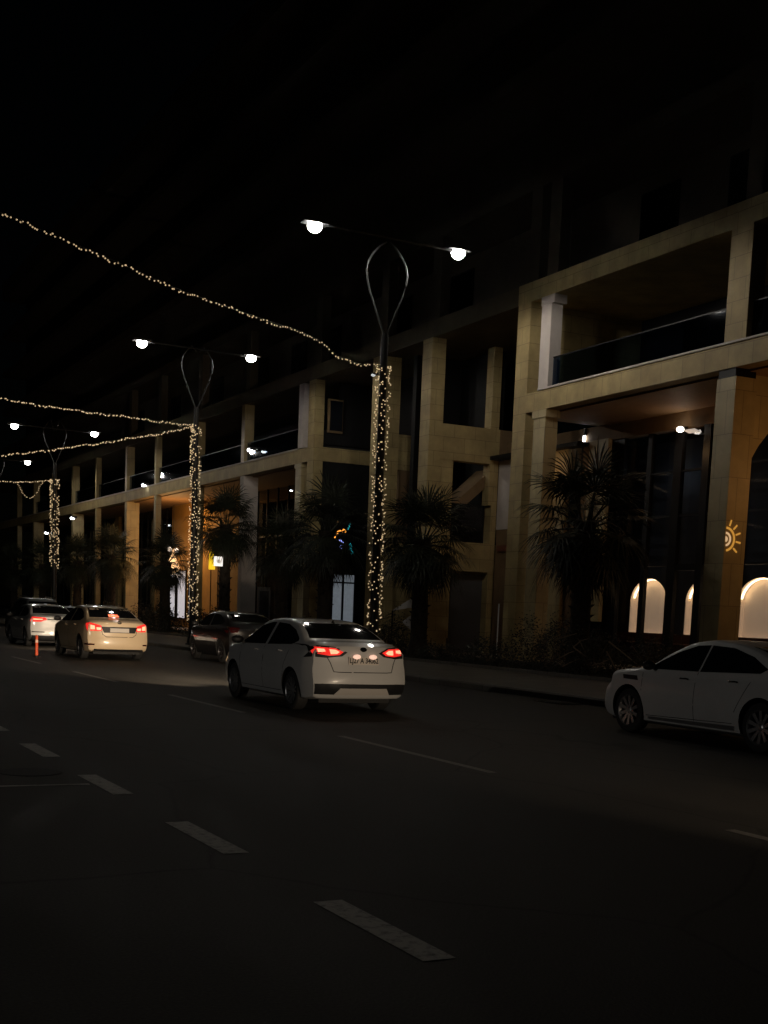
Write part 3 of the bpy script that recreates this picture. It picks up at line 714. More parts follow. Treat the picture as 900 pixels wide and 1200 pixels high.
# dry branches leaning in the shrubs
br = MB(); rr = random.Random(11)
for (a, b) in (((20.6, 27.6, 1.15), (20.5, 26.2, .62)), ((20.6, 30.3, 1.05), (20.7, 29.2, 1.32)), ((20.4, 28.9, .95), (20.5, 28.4, 1.2)), ((20.4, 28.9, .95), (20.4, 28.3, .72)), ((20.4, 27.4, .9), (20.4, 27.0, .5)), ((20.4, 29.6, .6), (20.5, 28.8, .9)), ((20.4, 28.0, .5), (20.4, 27.2, .72)), ((20.35, 29.3, .4), (20.4, 28.6, .65))):
    a = Vector(a); b = Vector(b); m1 = a.lerp(b, .5) + Vector((0, 0, rr.uniform(-.04, .06)))
    br.tube([a, m1, b], [.022, .018, .01], 5)
br.build('dry_branches', M['stick']); bpy.data.objects['dry_branches'].name = 'fallen_branch'
tag(bpy.data.objects['fallen_branch'], 'pale dry branches leaning in the shrub under the nearest palm', 'branch')
# a low ground cover in the bed
gb = MB(); rr = random.Random(21)
for k in range(9000):
    y = rr.uniform(22, 62); x = rr.uniform(20.15, 22.15); h = rr.uniform(.04, .16); a = rr.uniform(0, PI)
    gb.add([(x, y, .2), (x + .02*math.cos(a), y + .02*math.sin(a), .2), (x + rr.uniform(-.05, .05), y + rr.uniform(-.05, .05), .22+h)], [(0, 1, 2)])
tag(gb.build('ground_cover', M['shrub'], recalc=False), kind='stuff')

# ------------------------------------------------------------------ small things on the pavement
def post(name, x, y, z0, h, r, m, label, cat):
    e = MB(off=(x, y, z0)); e.lathe([(r*1.6, 0), (r*1.6, .02), (r, .03), (r, h-.02), (r*.6, h)], (x, y, z0), n=12)
    o = e.build(name, m, smooth=True); o.location = (x, y, z0); return tag(o, label, cat)
post('white_post', 23.3, 37.5, .3, 1.85, .022, mat('white paint', (.7, .7, .66), .5), 'thin white post standing in front of the twin pillars', 'post')
post('short_post', 22.6, 39.7, .3, .6, .05, M['stick'], 'short brown post in front of the shutter door', 'post')
bo = empty('flexible_bollard', (7.9, 38.0, 0), label='short orange flexible bollard on the far dashed lane line', cat='bollard')
orange = mat('orange plastic', (.75, .1, .03), .5)
MB().lathe([(.1, 0), (.1, .02), (.075, .045), (.05, .05)], (0, 0, 0), n=16).build('base', M['black_plastic'], bo, smooth=True)
MB().lathe([(.045, .05), (.042, .6), (.03, .63), (.005, .64)], (0, 0, 0), n=16).build('tube', orange, bo, smooth=True)
MB().lathe([(.0455, .42), (.0455, .5)], (0, 0, 0), n=16, cap=False).build('band', mat('reflective band', (.8, .5, .4), .3), bo, smooth=True)
# yellow banner sign, white box sign
ys = empty('hanging_sign', (24.0, 69.1, 3.75), label='yellow glowing blade sign beside the fourth palm', cat='sign')
MB().box(-.16, .16, -.09, .09, 0, .98).build('panel', mat('yellow light panel', (.8, .6, .05), .5, emit=(1, .62, .02), es=1.0), ys)
MB().tube([(.16, 0, .5), (2.3, 0, .5)], .03, 6).build('bracket', M['dark_metal'], ys)
MB().tube([(-.05, 0, -3.45), (-.05, 0, 0)], .03, 6).build('stem', M['dark_metal'], ys)
ws = empty('box_sign', (20.42, 57.9, 3.58), label='small white glowing box sign right of the yellow sign', cat='sign')
MB().box(-.2, .2, -.06, .06, 0, .44).build('panel', mat('white light panel', (.8, .8, .8), .5, emit=(1, .93, .85), es=1.1), ws)
MB().lathe([(.1, -.075), (.1, -.062)], (0, 0, .22), 'y', 16).build('symbol', mat('sign disc', (.5, .45, .4), .5, emit=(.8, .7, .6), es=.5), ws)
MB().tube([(0, .0, -3.42), (0, .0, 0)], .025, 6).build('stem', M['dark_metal'], ws)
# golden hanging ornament in the lit bay
go = empty('golden_ornament', (25.9, 82.3, 4.9), label='golden glowing lantern ornament above the lit shop windows', cat='ornament')
gm = mat('gold glow', (.9, .6, .3), .4, emit=(1, .62, .3), es=1.3)
MB().lathe([(.03, .95), (.1, .6), (.22, .3), (.42, -.15), (.45, -.4), (.3, -.62), (.08, -.7)], (0, 0, -.5), n=14).build('lantern', gm, go, smooth=True)
wm = mat('white glow', (.9, .8, .7), .4, emit=(1, .85, .7), es=1.3)
for (dy, dz) in ((-.75, .35), (.75, .45), (-.85, -1.25), (1.1, -1.1)):
    MB().ball((0, dy, dz), .16, 10, 6).build('globe', wm, go, smooth=True)
MB().tube([(0, 0, .4), (0, 0, S1a-4.95)], .015, 5).build('cord', M['cable'], go)
MB().tube([(-.0, -.85, -1.25), (0, -.75, .35), (0, 0, .44), (0, .75, .45), (0, 1.1, -1.1)], .012, 5).build('wire_frame', M['cable'], go)
# neon sign
ns = empty('neon_sign', (24.4, 52.9, 4.3), label='neon sign of orange, blue and turquoise shapes behind a palm', cat='sign')
def neon(nm, pts, r, c, es):
    MB().tube([(x-24.4, 0, z-4.3) for (x, z) in pts], r, 6).build(nm, mat('neon '+nm, c, .4, emit=c, es=es), ns)
neon('orange_tube', [(23.95, 4.93), (24.12, 4.96), (24.2, 5.07), (24.24, 5.22), (24.36, 5.27), (24.46, 5.22), (24.52, 5.34), (24.6, 5.3), (24.62, 5.22)], .035, (1, .36, .05), 1.5)
neon('orange_tube', [(24.16, 5.5), (24.22, 5.58), (24.2, 5.68)], .03, (1, .45, .12), .8)
neon('turquoise_tube', [(24.84, 5.62), (24.78, 5.45), (24.72, 5.34)], .035, (.03, .45, .5), .5)
neon('turquoise_tube', [(24.84, 4.72), (24.93, 4.62), (24.9, 4.46), (25.0, 4.38), (24.98, 4.25)], .045, (.03, .55, .6), 1.1)
bb = MB()
for (x, z) in ((-.08, .42), (.06, .44), (0, .32), (.1, .28), (-.03, .5), (.12, .2)): bb.ball((x, 0, z), .085, 8, 5, (1, .5, 1))
bb.build('blue_blossom', mat('neon blue', (.3, .35, 1), .4, emit=(.32, .38, 1), es=1.3), ns)
MB().box(-.55, .75, .02, .09, -.15, 1.5).build('backboard', M['dark_metal'], ns)
# shade sail
ss = empty('shade_sail', (24.2, 45.2, .3), label='pale slanted shade sail on poles behind the nearest lamp post', cat='shade sail')
sl = MB(); sl.prism([(-.95, .1, 1.5), (1.0, -.2, 2.75), (.35, -.2, 1.75)], (0, .015, .02)); sl.prism([(-.3, .5, 1.05), (.1, .3, 1.4), (.1, .3, .7)], (0, .015, .02))
sl.build('canopy', mat('pale canvas', (.55, .52, .5), .8), ss)
for (x, y) in ((-.95, .1), (1.0, -.2)): MB().tube([(x, y+.02, 0), (x, y+.02, 2.75 if x > 0 else 1.5)], .03, 8).build('pole', M['dark_metal'], ss)
# poster stand
pt = empty('poster_stand', (24.6, 62.6, .3), label='grey framed poster stand right of the pale column', cat='poster stand')
MB().box(-.35, .35, -.04, .04, .3, 2.5).build('frame', mat('poster grey', (.16, .16, .16), .6), pt)
MB().box(-.25, .25, -.05, -.041, .5, 2.3).build('poster', mat('poster dark', (.03, .03, .035), .5, noise=.8, nscale=4), pt)
for x in (-.3, .3): MB().box(x-.03, x+.03, -.15, .15, 0, .3).build('foot', M['dark_metal'], pt)
# ------------------------------------------------------------------ cars
M['glass_car'] = mat('dark tinted car glass', (.008, .009, .01), .06, spec=.6, coat=.3)
M['alloy'] = mat('silver alloy', (.45, .45, .46), .3, metal=.8)
M['alloy_dark'] = mat('dark alloy', (.05, .05, .055), .35, metal=.7)
M['chrome'] = mat('chrome', (.7, .7, .7), .12, metal=1)
M['skid'] = mat('silver skid panel', (.4, .38, .36), .4)
M['seam'] = mat('panel gap', (.01, .01, .01), .8)
M['lamp_red_off'] = mat('unlit red lens', (.05, .006, .006), .15, coat=.5)
M['lamp_red'] = mat('lit red lens', (.6, .02, .02), .3, emit=(1, .028, .02), es=.75)
M['lamp_hot'] = mat('lit lamp core', (1, .3, .2), .3, emit=(1, .22, .12), es=2.6, sample=False)
M['brake'] = mat('lit brake strip', (1, .2, .1), .3, emit=(1, .13, .035), es=1.3)
M['headlamp'] = mat('headlamp lens', (.35, .36, .38), .08, metal=.3, coat=1)
M['plate'] = mat('number plate', (.55, .5, .45), .5)
M['plate_glow'] = mat('plate lamp', (1, .8, .7), .4, emit=(1, .60, .45), es=.75)
M['ink'] = mat('plate ink', (.01, .01, .01), .6)

def interp(tab, x):
    if x <= tab[0][0]: return tab[0][1]
    for i in range(len(tab)-1):
        x0, y0 = tab[i]; x1, y1 = tab[i+1]
        if x <= x1:
            ym = tab[i-1] if i > 0 else (x0-(x1-x0), y0-(y1-y0)); yp = tab[i+2] if i+2 < len(tab) else (x1+(x1-x0), y1+(y1-y0))
            d = (y1-y0)/(x1-x0); dl = (y0-ym[1])/(x0-ym[0]); dr = (yp[1]-y1)/(yp[0]-x1)
            m0 = 0 if dl*d <= 0 else 2*dl*d/(dl+d); m1 = 0 if dr*d <= 0 else 2*dr*d/(dr+d)
            t = (x-x0)/(x1-x0); h = x1-x0
            return (2*t**3-3*t**2+1)*y0 + (t**3-2*t**2+t)*h*m0 + (-2*t**3+3*t**2)*y1 + (t**3-t**2)*h*m1
    return tab[-1][1]

def body_mesh(sp, paint):
    L, W, belt = sp['L'], sp['W']/2, sp['belt']; hl = L/2; tum = sp.get('tumble', .55)
    top, rear, front = sp['top'], sp['rear'], sp['front']
    def Wlow(x, z):
        p = 1 - .075*(abs(x)/hl)**4
        s = 1 - .16*((z-.62)/.62)**2 if z < .62 else 1 - .07*((z-.62)/.42)**2
        cr = -sp.get('crease', .008)*math.exp(-((z-.80)/.03)**2)
        return W*p*s + cr
    def section(x):
        t = interp(top, x); zb = .19 + .05*(abs(x)/hl)**6
        zc = t - .045; pts = [(0, zb), (.5*W, zb), (Wlow(x, zb)*.93, zb)]
        zs = min(belt, zc - .05)
        for k in range(10):
            z = zb + .03 + (zs-zb-.03)*k/9; pts.append((Wlow(x, z), z))
        ws = Wlow(x, zs)
        def Wc(z): return ws - .018*min(1, (z-zs)/.04) - tum*max(0, z-zs-.02)
        for k in range(1, 7):
            z = zs + (zc-zs)*k/6; pts.append((Wc(z), z))
        wc = Wc(zc)
        for (f, g) in ((.965, .35), (.90, .62), (.75, .82), (.5, .94), (.25, .985), (0, 1)):
            pts.append((wc*f, zc + .045*g))
        return pts
    def warp(x, y, z):
        wr = max(0, 1-(x+hl)/.55); wf = max(0, 1-(hl-x)/.6); q = min(1, abs(y)/W)
        nx = x + wr*(interp(rear, z) + sp.get('kr', .2)*q**3.2) - wf*(interp(front, z) + sp.get('kf', .38)*q**2.6)
        if z > belt: nx += -math.tanh(x/.6)*.10*(y/.7)**2*min(1, (z-belt)/.12)
        return (nx, y, z)
    xs = []; n = 70
    for i in range(n+1):
        t = i/n; t2 = .5 - .5*math.cos(PI*t); xs.append(-hl + L*(.6*t+.4*t2))
    rings = []
    for x in xs:
        s = section(x); ring = s + [(-y, z) for (y, z) in reversed(s[1:-1])]
        rings.append([(x, y, z) for (y, z) in ring])
    def caps(ring):
        zc = sum(p[2] for p in ring)/len(ring)
        return [[(p[0], p[1]*s, zc+(p[2]-zc)*s) for p in ring] for s in (.25, .5, .72, .88, .96)]
    R0 = caps(rings[0]) ; R1 = list(reversed(caps(rings[-1])))
    rings = R0 + rings + R1
    m = len(rings[0]); vs = []; fs = []
    for r in rings: vs += [warp(*p) for p in r]
    for i in range(len(rings)-1):
        for k in range(m): fs.append((i*m+k, i*m+(k+1) % m, (i+1)*m+(k+1) % m, (i+1)*m+k))
    for base in (0, (len(rings)-1)*m):
        c = [vs[base+k] for k in range(m)]; ci = len(vs); vs.append(tuple(sum(p[a] for p in c)/m for a in range(3)))
        for k in range(m):
            fs.append((ci, base+(k+1) % m, base+k) if base == 0 else (ci, base+k, base+(k+1) % m))
    mb = MB(); mb.add(vs, fs); me = mb.mesh('body'); me.materials.append(paint); me.materials.append(M['seam'])
    me.polygons.foreach_set('use_smooth', [True]*len(me.polygons))
    o = bpy.data.objects.new('body_src', me); COL.objects.link(o)
    cuts = []
    for ax in sp['axles']:
        for s in (-1, 1):
            cb = MB(); cb.lathe([(sp['arch'], .52), (sp['arch'], 1.3)], (ax, 0 if s > 0 else 0, sp['rw']+.01), 'y', 40)
            if s < 0: cb.v = [Vector((v.x, -v.y, v.z)) for v in cb.v]
            cm = cb.mesh('cut'); cm.materials.append(paint); cm.materials.append(M['seam'])
            cm.polygons.foreach_set('material_index', [1]*len(cm.polygons))
            co_ = bpy.data.objects.new('cut', cm); COL.objects.link(co_); cuts.append(co_)
            md = o.modifiers.new('b', 'BOOLEAN'); md.operation = 'DIFFERENCE'; md.solver = 'EXACT'; md.object = co_
    bpy.context.view_layer.update(); dg = bpy.context.evaluated_depsgraph_get()
    res = bpy.data.meshes.new_from_object(o.evaluated_get(dg))
    for c_ in cuts: bpy.data.objects.remove(c_)
    bpy.data.objects.remove(o)
    res.name = 'body'
    while len(res.materials) < 2: res.materials.append(M['seam'])
    res.set_sharp_from_angle(angle=math.radians(42))
    return res

class Car:
    def __init__(s, sp, name, loc, label, cat, paint, yaw=0.0):
        s.sp = sp; s.e = empty(name, loc, PI/2 + yaw, label, cat, sp.get('group', 'cars on the road'))
        me = body_mesh(sp, paint); s.body = link('body', me, None, s.e)
        s.bvh = BVHTree.FromPolygons([v.co.copy() for v in me.vertices], [tuple(p.vertices) for p in me.polygons])
        s.paint = paint
    def cast(s, plane, u, v, sgn):
        if plane == 'side': o, d = Vector((u, sgn*3, v)), Vector((0, -sgn, 0))
        elif plane == 'rear': o, d = Vector((-6, u, v)), Vector((1, 0, 0))
        elif plane == 'front': o, d = Vector((6, u, v)), Vector((-1, 0, 0))
        else: o, d = Vector((u, v, 5)), Vector((0, 0, -1))
        h = s.bvh.ray_cast(o, d)
        if h[0] is None:
            q = s.bvh.find_nearest(o + d*(3 if plane == 'side' else 4)); return q[0], q[1]
        nrm = h[1] if h[1].dot(d) < 0 else -h[1]
        return h[0], nrm
    def patch(s, name, poly, m, plane='side', sgn=1, off=.004, th=.012, grid=.07, parent=None):
        bm = bmesh.new(); vs = [bm.verts.new((p[0], p[1], 0)) for p in poly]; bm.faces.new(vs)
        us = [p[0] for p in poly]; ws = [p[1] for p in poly]
        for (a, b, nrm) in ((min(us), max(us), (1, 0, 0)), (min(ws), max(ws), (0, 1, 0))):
            k = a + grid*.5
            while k < b:
                bmesh.ops.bisect_plane(bm, geom=bm.verts[:]+bm.edges[:]+bm.faces[:], dist=1e-5, plane_co=(k*nrm[0], k*nrm[1], 0), plane_no=nrm); k += grid
        nrms = {}
        for v in bm.verts:
            p, n = s.cast(plane, v.co.x, v.co.y, sgn); v.co = p; nrms[v] = n
        outer = {v: v.co + nrms[v]*off for v in bm.verts}; inner = {v: v.co - nrms[v]*th for v in bm.verts}
        edges = [e for e in bm.edges if e.is_boundary]
        mb = MB(); idx = {v: i for i, v in enumerate(bm.verts)}; n = len(idx)
        mb.add([outer[v] for v in bm.verts] + [inner[v] for v in bm.verts], [tuple(idx[v] for v in f.verts) for f in bm.faces] +
               [(idx[e.verts[0]], idx[e.verts[1]], n+idx[e.verts[1]], n+idx[e.verts[0]]) for e in edges])
        bm.free()
        return mb.build(name, m, parent or s.e, smooth=True)
    def both(s, *a, **k): return [s.patch(*a, sgn=g, **k) for g in (1, -1)]
    def seam(s, pts, w=.009, plane='side', sgn=1):
        for a, b in zip(pts, pts[1:]):
            a2, b2 = Vector(a), Vector(b); d = (b2-a2).normalized(); nn = Vector((-d.y, d.x))*w/2
            a2 = a2 - d*w*.4; b2 = b2 + d*w*.4
            yield [tuple(a2-nn), tuple(b2-nn), tuple(b2+nn), tuple(a2+nn)]
    def seams(s, name, lines, plane='side', sgns=(1, -1), w=.009, m=None):
        for g in sgns:
            for pts in lines:
                polys = list(s.seam(pts, w))
                # one mesh per line
                mbs = [s.patch(name, p, m or M['seam'], plane, g, .0015, .004, .12) for p in polys]
                if len(mbs) > 1:
                    me = MB()
                    for o in mbs:
                        me.add([v.co.copy() for v in o.data.vertices], [tuple(f.vertices) for f in o.data.polygons]); bpy.data.objects.remove(o)
                    me.build(name, m or M['seam'], s.e)
    def mirrorpoly(s, p): return [(-a, b) for (a, b) in p]
    def wheels(s, rimmat, spokes=5, dbl=True):
        sp = s.sp; rw = sp['rw']; yo = sp['W']/2 - .035
        for ax in sp['axles']:
            for g in (1, -1):
                c = (ax, g*(yo-.1), rw); tw = .105
                t = MB(); t.lathe([(rw*.66, -tw*.9), (rw*.86, -tw), (rw*.97, -tw*.82), (rw, -tw*.5), (rw, tw*.5), (rw*.97, tw*.82), (rw*.86, tw), (rw*.68, tw*.9), (rw*.66, tw*.5), (rw*.66, -tw*.5), (rw*.66, -tw*.9)], c, 'y', 36, cap=False)
                wh = t.build('wheel', M['black'], s.e, smooth=True)
                r = MB(); f = lambda y: y*g
                r.lathe([(rw*.70, f(.098)), (rw*.67, f(.09)), (rw*.63, f(.05)), (rw*.62, f(-.08))], c, 'y', 36, cap=False)
                r.lathe([(.0001, f(.078)), (.03, f(.078)), (.055, f(.068)), (.06, f(.03))], c, 'y', 16, cap=False)
                for k in range(spokes):
                    for dd in ((-.13, .13) if dbl else (0,)):
                        a = 2*PI*k/spokes + .3; a0 = a + dd*.6; a1 = a + dd*1.6
                        p0 = Vector((c[0]+.04*math.cos(a0), c[1]+f(.07), c[2]+.04*math.sin(a0))); p1 = Vector((c[0]+rw*.65*math.cos(a1), c[1]+f(.088), c[2]+rw*.65*math.sin(a1)))
                        d = (p1-p0).normalized(); sd = Vector((-d.z, 0, d.x)); w0, w1 = .020, (.017 if dbl else .03)
                        r.prism([p0-sd*w0, p0+sd*w0, p1+sd*w1, p1-sd*w1], (0, -f(.03), 0))
                r.build('rim', rimmat, wh, smooth=False)
                d = MB(); d.lathe([(.0001, 0), (rw*.5, 0), (rw*.5, f(-.02))], (c[0], c[1]+f(.01), c[2]), 'y', 24, cap=False); d.build('brake_disc', M['alloy_dark'], wh)
                d = MB(); d.lathe([(.0001, 0), (rw*.62, 0)], (c[0], c[1]+f(-.07), c[2]), 'y', 24, cap=False); d.build('wheel_back', M['black_plastic'], wh)
    def handle(s, x, z, m=None):
        for g in (1, -1):
            p, n = s.cast('side', x, z, g)
            pts = [p + n*.004 + Vector((-.09, 0, 0)), p + n*.028 + Vector((-.06, 0, .004)), p + n*.028 + Vector((.06, 0, .004)), p + n*.004 + Vector((.09, 0, 0))]
            h = MB(); h.tube(pts, .013, 8); h.build('door_handle', m or s.paint, s.e, smooth=True)
    def mirror(s, x, z, m=None):
        for g in (1, -1):
            p, n = s.cast('side', x, z, g)
            b = MB(); c = Vector((p.x, p.y + g*.13, z+.07)); b.ball(c, .1, 14, 8, (.62, 1.12, .72)); b.v = [Vector(v) for v in b.v]
            b2 = MB().ball((0, 0, 0), .1, 14, 8); b2.v = [Vector((v.x*.62 + c.x, v.y*1.15 + c.y, v.z*.72 + c.z)) for v in b2.v]
            mo = b2.build('side_mirror', m or M['black_plastic'], s.e, smooth=True)
            st = MB().prism([(p.x-.03, p.y-g*.02, z-.01), (p.x+.03, p.y-g*.02, z-.01), (p.x+.02, p.y+g*.1, z+.04), (p.x-.02, p.y+g*.1, z+.04)], (0, 0, .025)); st.build('mirror_arm', M['black_plastic'], mo)
    def plate(s, z0, z1, txt, glow=True, w=.26):
        p, n = s.cast('rear', 0, (z0+z1)/2, 1); x = min(s.cast('rear', 0, z0, 1)[0].x, s.cast('rear', 0, z1, 1)[0].x) - .012
        pl = MB().box(x, x+.012, -w, w, z0, z1).build('number_plate', M['plate'], s.e)
        if txt:
            cu = bpy.data.curves.new('plate_text', 'FONT'); cu.body = txt; cu.size = (z1-z0)*.92; cu.align_x = 'CENTER'; cu.align_y = 'CENTER'; cu.extrude = .001; cu.offset = .003
            to = bpy.data.objects.new('t', cu); COL.objects.link(to); bpy.context.view_layer.update()
            me = bpy.data.meshes.new_from_object(to.evaluated_get(bpy.context.evaluated_depsgraph_get())); bpy.data.objects.remove(to)
            wx = max(v.co.x for v in me.vertices) - min(v.co.x for v in me.vertices); k = min(1, 1.9*w/wx)
            me.transform(Matrix.Scale(k, 4, (1, 0, 0)))
            me.transform(Matrix(((0, 0, -1, x-.002), (-1, 0, 0, 0), (0, 1, 0, (z0+z1)/2), (0, 0, 0, 1))))
            link('plate_text', me, M['ink'], pl)
        if glow:
            for y in (.13, -.15):
                MB().ball((x-.008, y, z1+.005), .07, 12, 6, (.3, 1, .55)).build('plate_lamp', M['plate_glow'], pl, smooth=True)
        return x

def sedan(name, loc, label, cat, paint, sp, tail=None, rim=None, spokes=5, dbl=True, plate=None, yaw=0, b_pillar=True, glow=True, scale=1.0):
    c = Car(sp, name, loc, label, cat, paint, yaw)
    for i, w in enumerate(sp['side_windows']): c.both('side_window', w, M['glass_car'], plane='side', off=.004, grid=.09)
    # surround of the side glass
    c.patch('rear_window', sp['rear_window'], M['glass_car'], 'rear', 1, .004, .012, .07)
    c.patch('windscreen', sp['windscreen'], M['glass_car'], 'front', 1, .004, .012, .09)
    c.seams('door_seam', sp['door_seams'])
    if 'boot_seam' in sp: c.seams('boot_seam', sp['boot_seam'], 'rear', (1,), .012)
    for (p, m) in sp.get('rear_trim', ()): c.patch('bumper_trim', p, M[m], 'rear', 1, .02 if m == 'skid' else .012, .012, .04)
    for x, z in sp['handles']: c.handle(x, z, M['chrome'] if sp.get('chrome') else None)
    c.mirror(sp['mirror'][0], sp['mirror'][1], None if sp.get('mirror_black', 1) else paint)
    for lit in ('black', 'red', 'hot'):
        for (pl, pol) in sp['tail'].get(lit, ()):
            mm = {'black': M['black_plastic'], 'red': M['lamp_red'] if tail else M['lamp_red_off'], 'hot': M['lamp_hot']}[lit]
            if lit == 'hot' and not tail: continue
            off = {'black': .003, 'red': .007, 'hot': .012}[lit]; nm = {'black': 'lamp_surround', 'red': 'tail_light', 'hot': 'lamp_core'}[lit]
            if pl == 'rear':
                c.patch(nm, pol, mm, 'rear', 1, off, .01, .05); c.patch(nm, c.mirrorpoly(pol)[::-1], mm, 'rear', 1, off, .01, .05)
            else: c.both(nm, [(max(a, -sp['L']/2+.27), b) for (a, b) in pol], mm, plane='side', off=off, grid=.05)
    c.both('headlight', [(min(a, sp['L']/2-.3), b) for (a, b) in sp['headlight']], M['headlamp'], plane='side', off=.005, grid=.05)
    hf = sp['headlight_f']; c.patch('headlight_front', hf, M['headlamp'], 'front', 1, .005, .01, .06); c.patch('headlight_front', c.mirrorpoly(hf)[::-1], M['headlamp'], 'front', 1, .005, .01, .06)
    c.patch('grille', [(-.4, .48), (.4, .48), (.45, .62), (-.45, .62)], M['black_plastic'], 'front', 1, .004, .01, .1)
    c.wheels(rim or M['alloy'], spokes, dbl)
    c.patch('badge', [(.06*math.cos(2*PI*k/14), sp.get('badge', 1.01) + .035*math.sin(2*PI*k/14)) for k in range(14)], M['chrome'], 'rear', 1, .01, .01, .05)
    if plate is not None: c.plate(sp['plate'][0], sp['plate'][1], plate, glow)
    # underside and axle shadow block
    MB().box(-sp['L']/2+.35, sp['L']/2-.4, -sp['W']/2+.25, sp['W']/2-.25, .16, .26).build('underbody', M['black'], c.e)
    MB().tube([(.35, 0, interp(sp['top'], .35)-.02)]*1 + [(-.62, 0, interp(sp['top'], -.62)-.004), (-.66, 0, interp(sp['top'], -.62)+.05)], .0, 4) if False else None
    if sp.get('antenna'):
        ax = sp['antenna']; zt = interp(sp['top'], ax)
        an = MB(); an.prism([(ax-.07, -.018, zt-.01), (ax+.05, -.018, zt-.01), (ax-.06, -.004, zt+.05)], (0, .02, 0)); an.build('antenna', M['black_plastic'], c.e)
    c.e.scale = (scale,)*3
    return c

def mk_side(cut_rear, roofz, belt_f, belt_r, a_base, a_top, rear_pts, bp=(-.02, -.13)):
    f = [(a_base, belt_f), (a_top, roofz-.06), (a_top-.35, roofz-.005), (bp[0], roofz), (bp[0], (belt_f+belt_r)/2)]
    r = [(bp[1], (belt_f+belt_r)/2), (bp[1], roofz)] + rear_pts
    return [f, r]

SED = dict(L=4.5, W=1.74, belt=.95, arch=.365, rw=.315, axles=(-1.27, 1.35), tumble=.56, kr=.22, kf=.42, antenna=-.95,
    top=[(-2.25, 1.06), (-2.05, 1.115), (-1.72, 1.13), (-1.35, 1.27), (-.95, 1.40), (-.45, 1.452), (0, 1.462), (.4, 1.42), (.8, 1.25), (1.2, 1.05), (1.7, .96), (2.05, .86), (2.25, .72)],
    rear=[(.2, .16), (.32, .06), (.47, .0), (.62, .025), (.85, .07), (1.0, .085), (1.12, .13)],
    front=[(.2, .12), (.4, .0), (.6, .02), (.75, .12), (.9, .3)],
    side_windows=mk_side(0, 1.375, .985, 1.03, 1.07, .5, [(-.6, 1.355), (-.98, 1.27), (-1.28, 1.14), (-1.30, 1.10), (-1.1, 1.04)]),
    rear_window=[(-.63, 1.155), (.63, 1.155), (.53, 1.385), (-.53, 1.385)], windscreen=[(-.66, 1.04), (.66, 1.04), (.54, 1.37), (-.54, 1.37)],
    door_seams=[[(-.07, .3), (-.07, .98)], [(-.95, .52), (-1.0, .75), (-1.14, .95)], [(1.0, .4), (1.02, .94)], [(-.85, .285), (.95, .285)]],
    boot_seam=[[(.62, .93), (.55, .80), (.50, .66), (.40, .655), (-.40, .655), (-.50, .66), (-.55, .80), (-.62, .93)]],
    rear_trim=[([(-.76, .31), (.76, .31), (.78, .47), (.6, .475), (-.6, .475), (-.78, .47)], 'black_plastic'), ([(-.48, .31), (.48, .31), (.40, .41), (-.40, .41)], 'skid')],
    handles=[(.28, .90), (-.78, .92)], mirror=(.92, .98),
    tail=dict(black=[('rear', [(.76, .88), (.76, 1.06), (.45, 1.04), (.27, .96), (.36, .90), (.6, .87)]), ('side', [(-2.2, .88), (-1.72, .86), (-1.86, .95), (-1.68, 1.03), (-2.2, 1.04)])],
              red=[('rear', [(.73, .93), (.73, 1.03), (.46, 1.02), (.34, .965), (.4, .92), (.56, .905)]), ('side', [(-2.2, .93), (-1.96, .94), (-1.9, .97), (-1.96, 1.01), (-2.2, 1.02)])],
              hot=[('rear', [(.72, .955), (.72, 1.005), (.62, 1.0), (.61, .965)]), ('rear', [(.54, .93), (.55, 1.0), (.46, .995), (.40, .965), (.44, .935)])]),
    headlight=[(2.1, .66), (1.75, .76), (1.6, .82), (1.72, .84), (2.1, .76)], headlight_f=[(.5, .64), (.78, .66), (.78, .76), (.52, .72)], plate=(.775, .895))
def mod(base, **k): d = dict(base); d.update(k); return d

white = mat('white car paint', (.48, .48, .475), .35, coat=1, noise=.03, coatr=.04)
white_dull = mat('dusty white car paint', (.50, .50, .49), .5, coat=.3, noise=.04, coatr=.2)
# 1 the white sedan in the middle
sedan('sedan', (9.1, 20.95, 0), 'white sedan with lit red tail lamps driving alone in the middle of the picture', 'car', white, SED, tail=True, plate='LJ27 A 34062', spokes=7, scale=1.035)
# 2 cream sedan ahead of it
COR = mod(SED, L=4.62, W=1.775, axles=(-1.33, 1.37), antenna=None, kr=.26,
    top=[(-2.31, 1.02), (-2.15, 1.08), (-1.80, 1.12), (-1.4, 1.27), (-1.0, 1.40), (-.5, 1.455), (0, 1.47), (.4, 1.43), (.8, 1.26), (1.25, 1.03), (1.75, .93), (2.1, .82), (2.31, .68)],
    rear=[(.2, .12), (.32, .03), (.47, .0), (.62, .03), (.85, .05), (1.0, .06), (1.12, .10)],
    rear_window=[(-.66, 1.14), (.66, 1.14), (.55, 1.39), (-.55, 1.39)],
    boot_seam=[[(.5, .93), (.46, .70), (.36, .63), (-.36, .63), (-.46, .70), (-.5, .93)]],
    rear_trim=[([(-.42, .74), (.42, .74), (.5, .9), (-.5, .9)], 'black_plastic'), ([(-.84, .40), (-.66, .40), (-.66, .44), (-.84, .44)], 'lamp_red_off'), ([(.84, .40), (.66, .40), (.66, .44), (.84, .44)], 'lamp_red_off'), ([(-.7, .24), (.7, .24), (.66, .30), (-.66, .30)], 'black_plastic')],
    tail=dict(black=[], red=[('rear', [(.76, .78), (.76, 1.0), (.5, .93), (.42, .86), (.5, .78)]), ('side', [(-2.25, .78), (-1.95, .84), (-1.84, .98), (-2.25, .99)])],
              hot=[('rear', [(.75, .82), (.75, .94), (.65, .92), (.64, .82)]), ('rear', [(.6, .81), (.61, .88), (.49, .87), (.5, .81)])]), plate=(.755, .865))
cream = mat('cream car paint', (.64, .5, .33), .35, coat=1, noise=.03, coatr=.06)
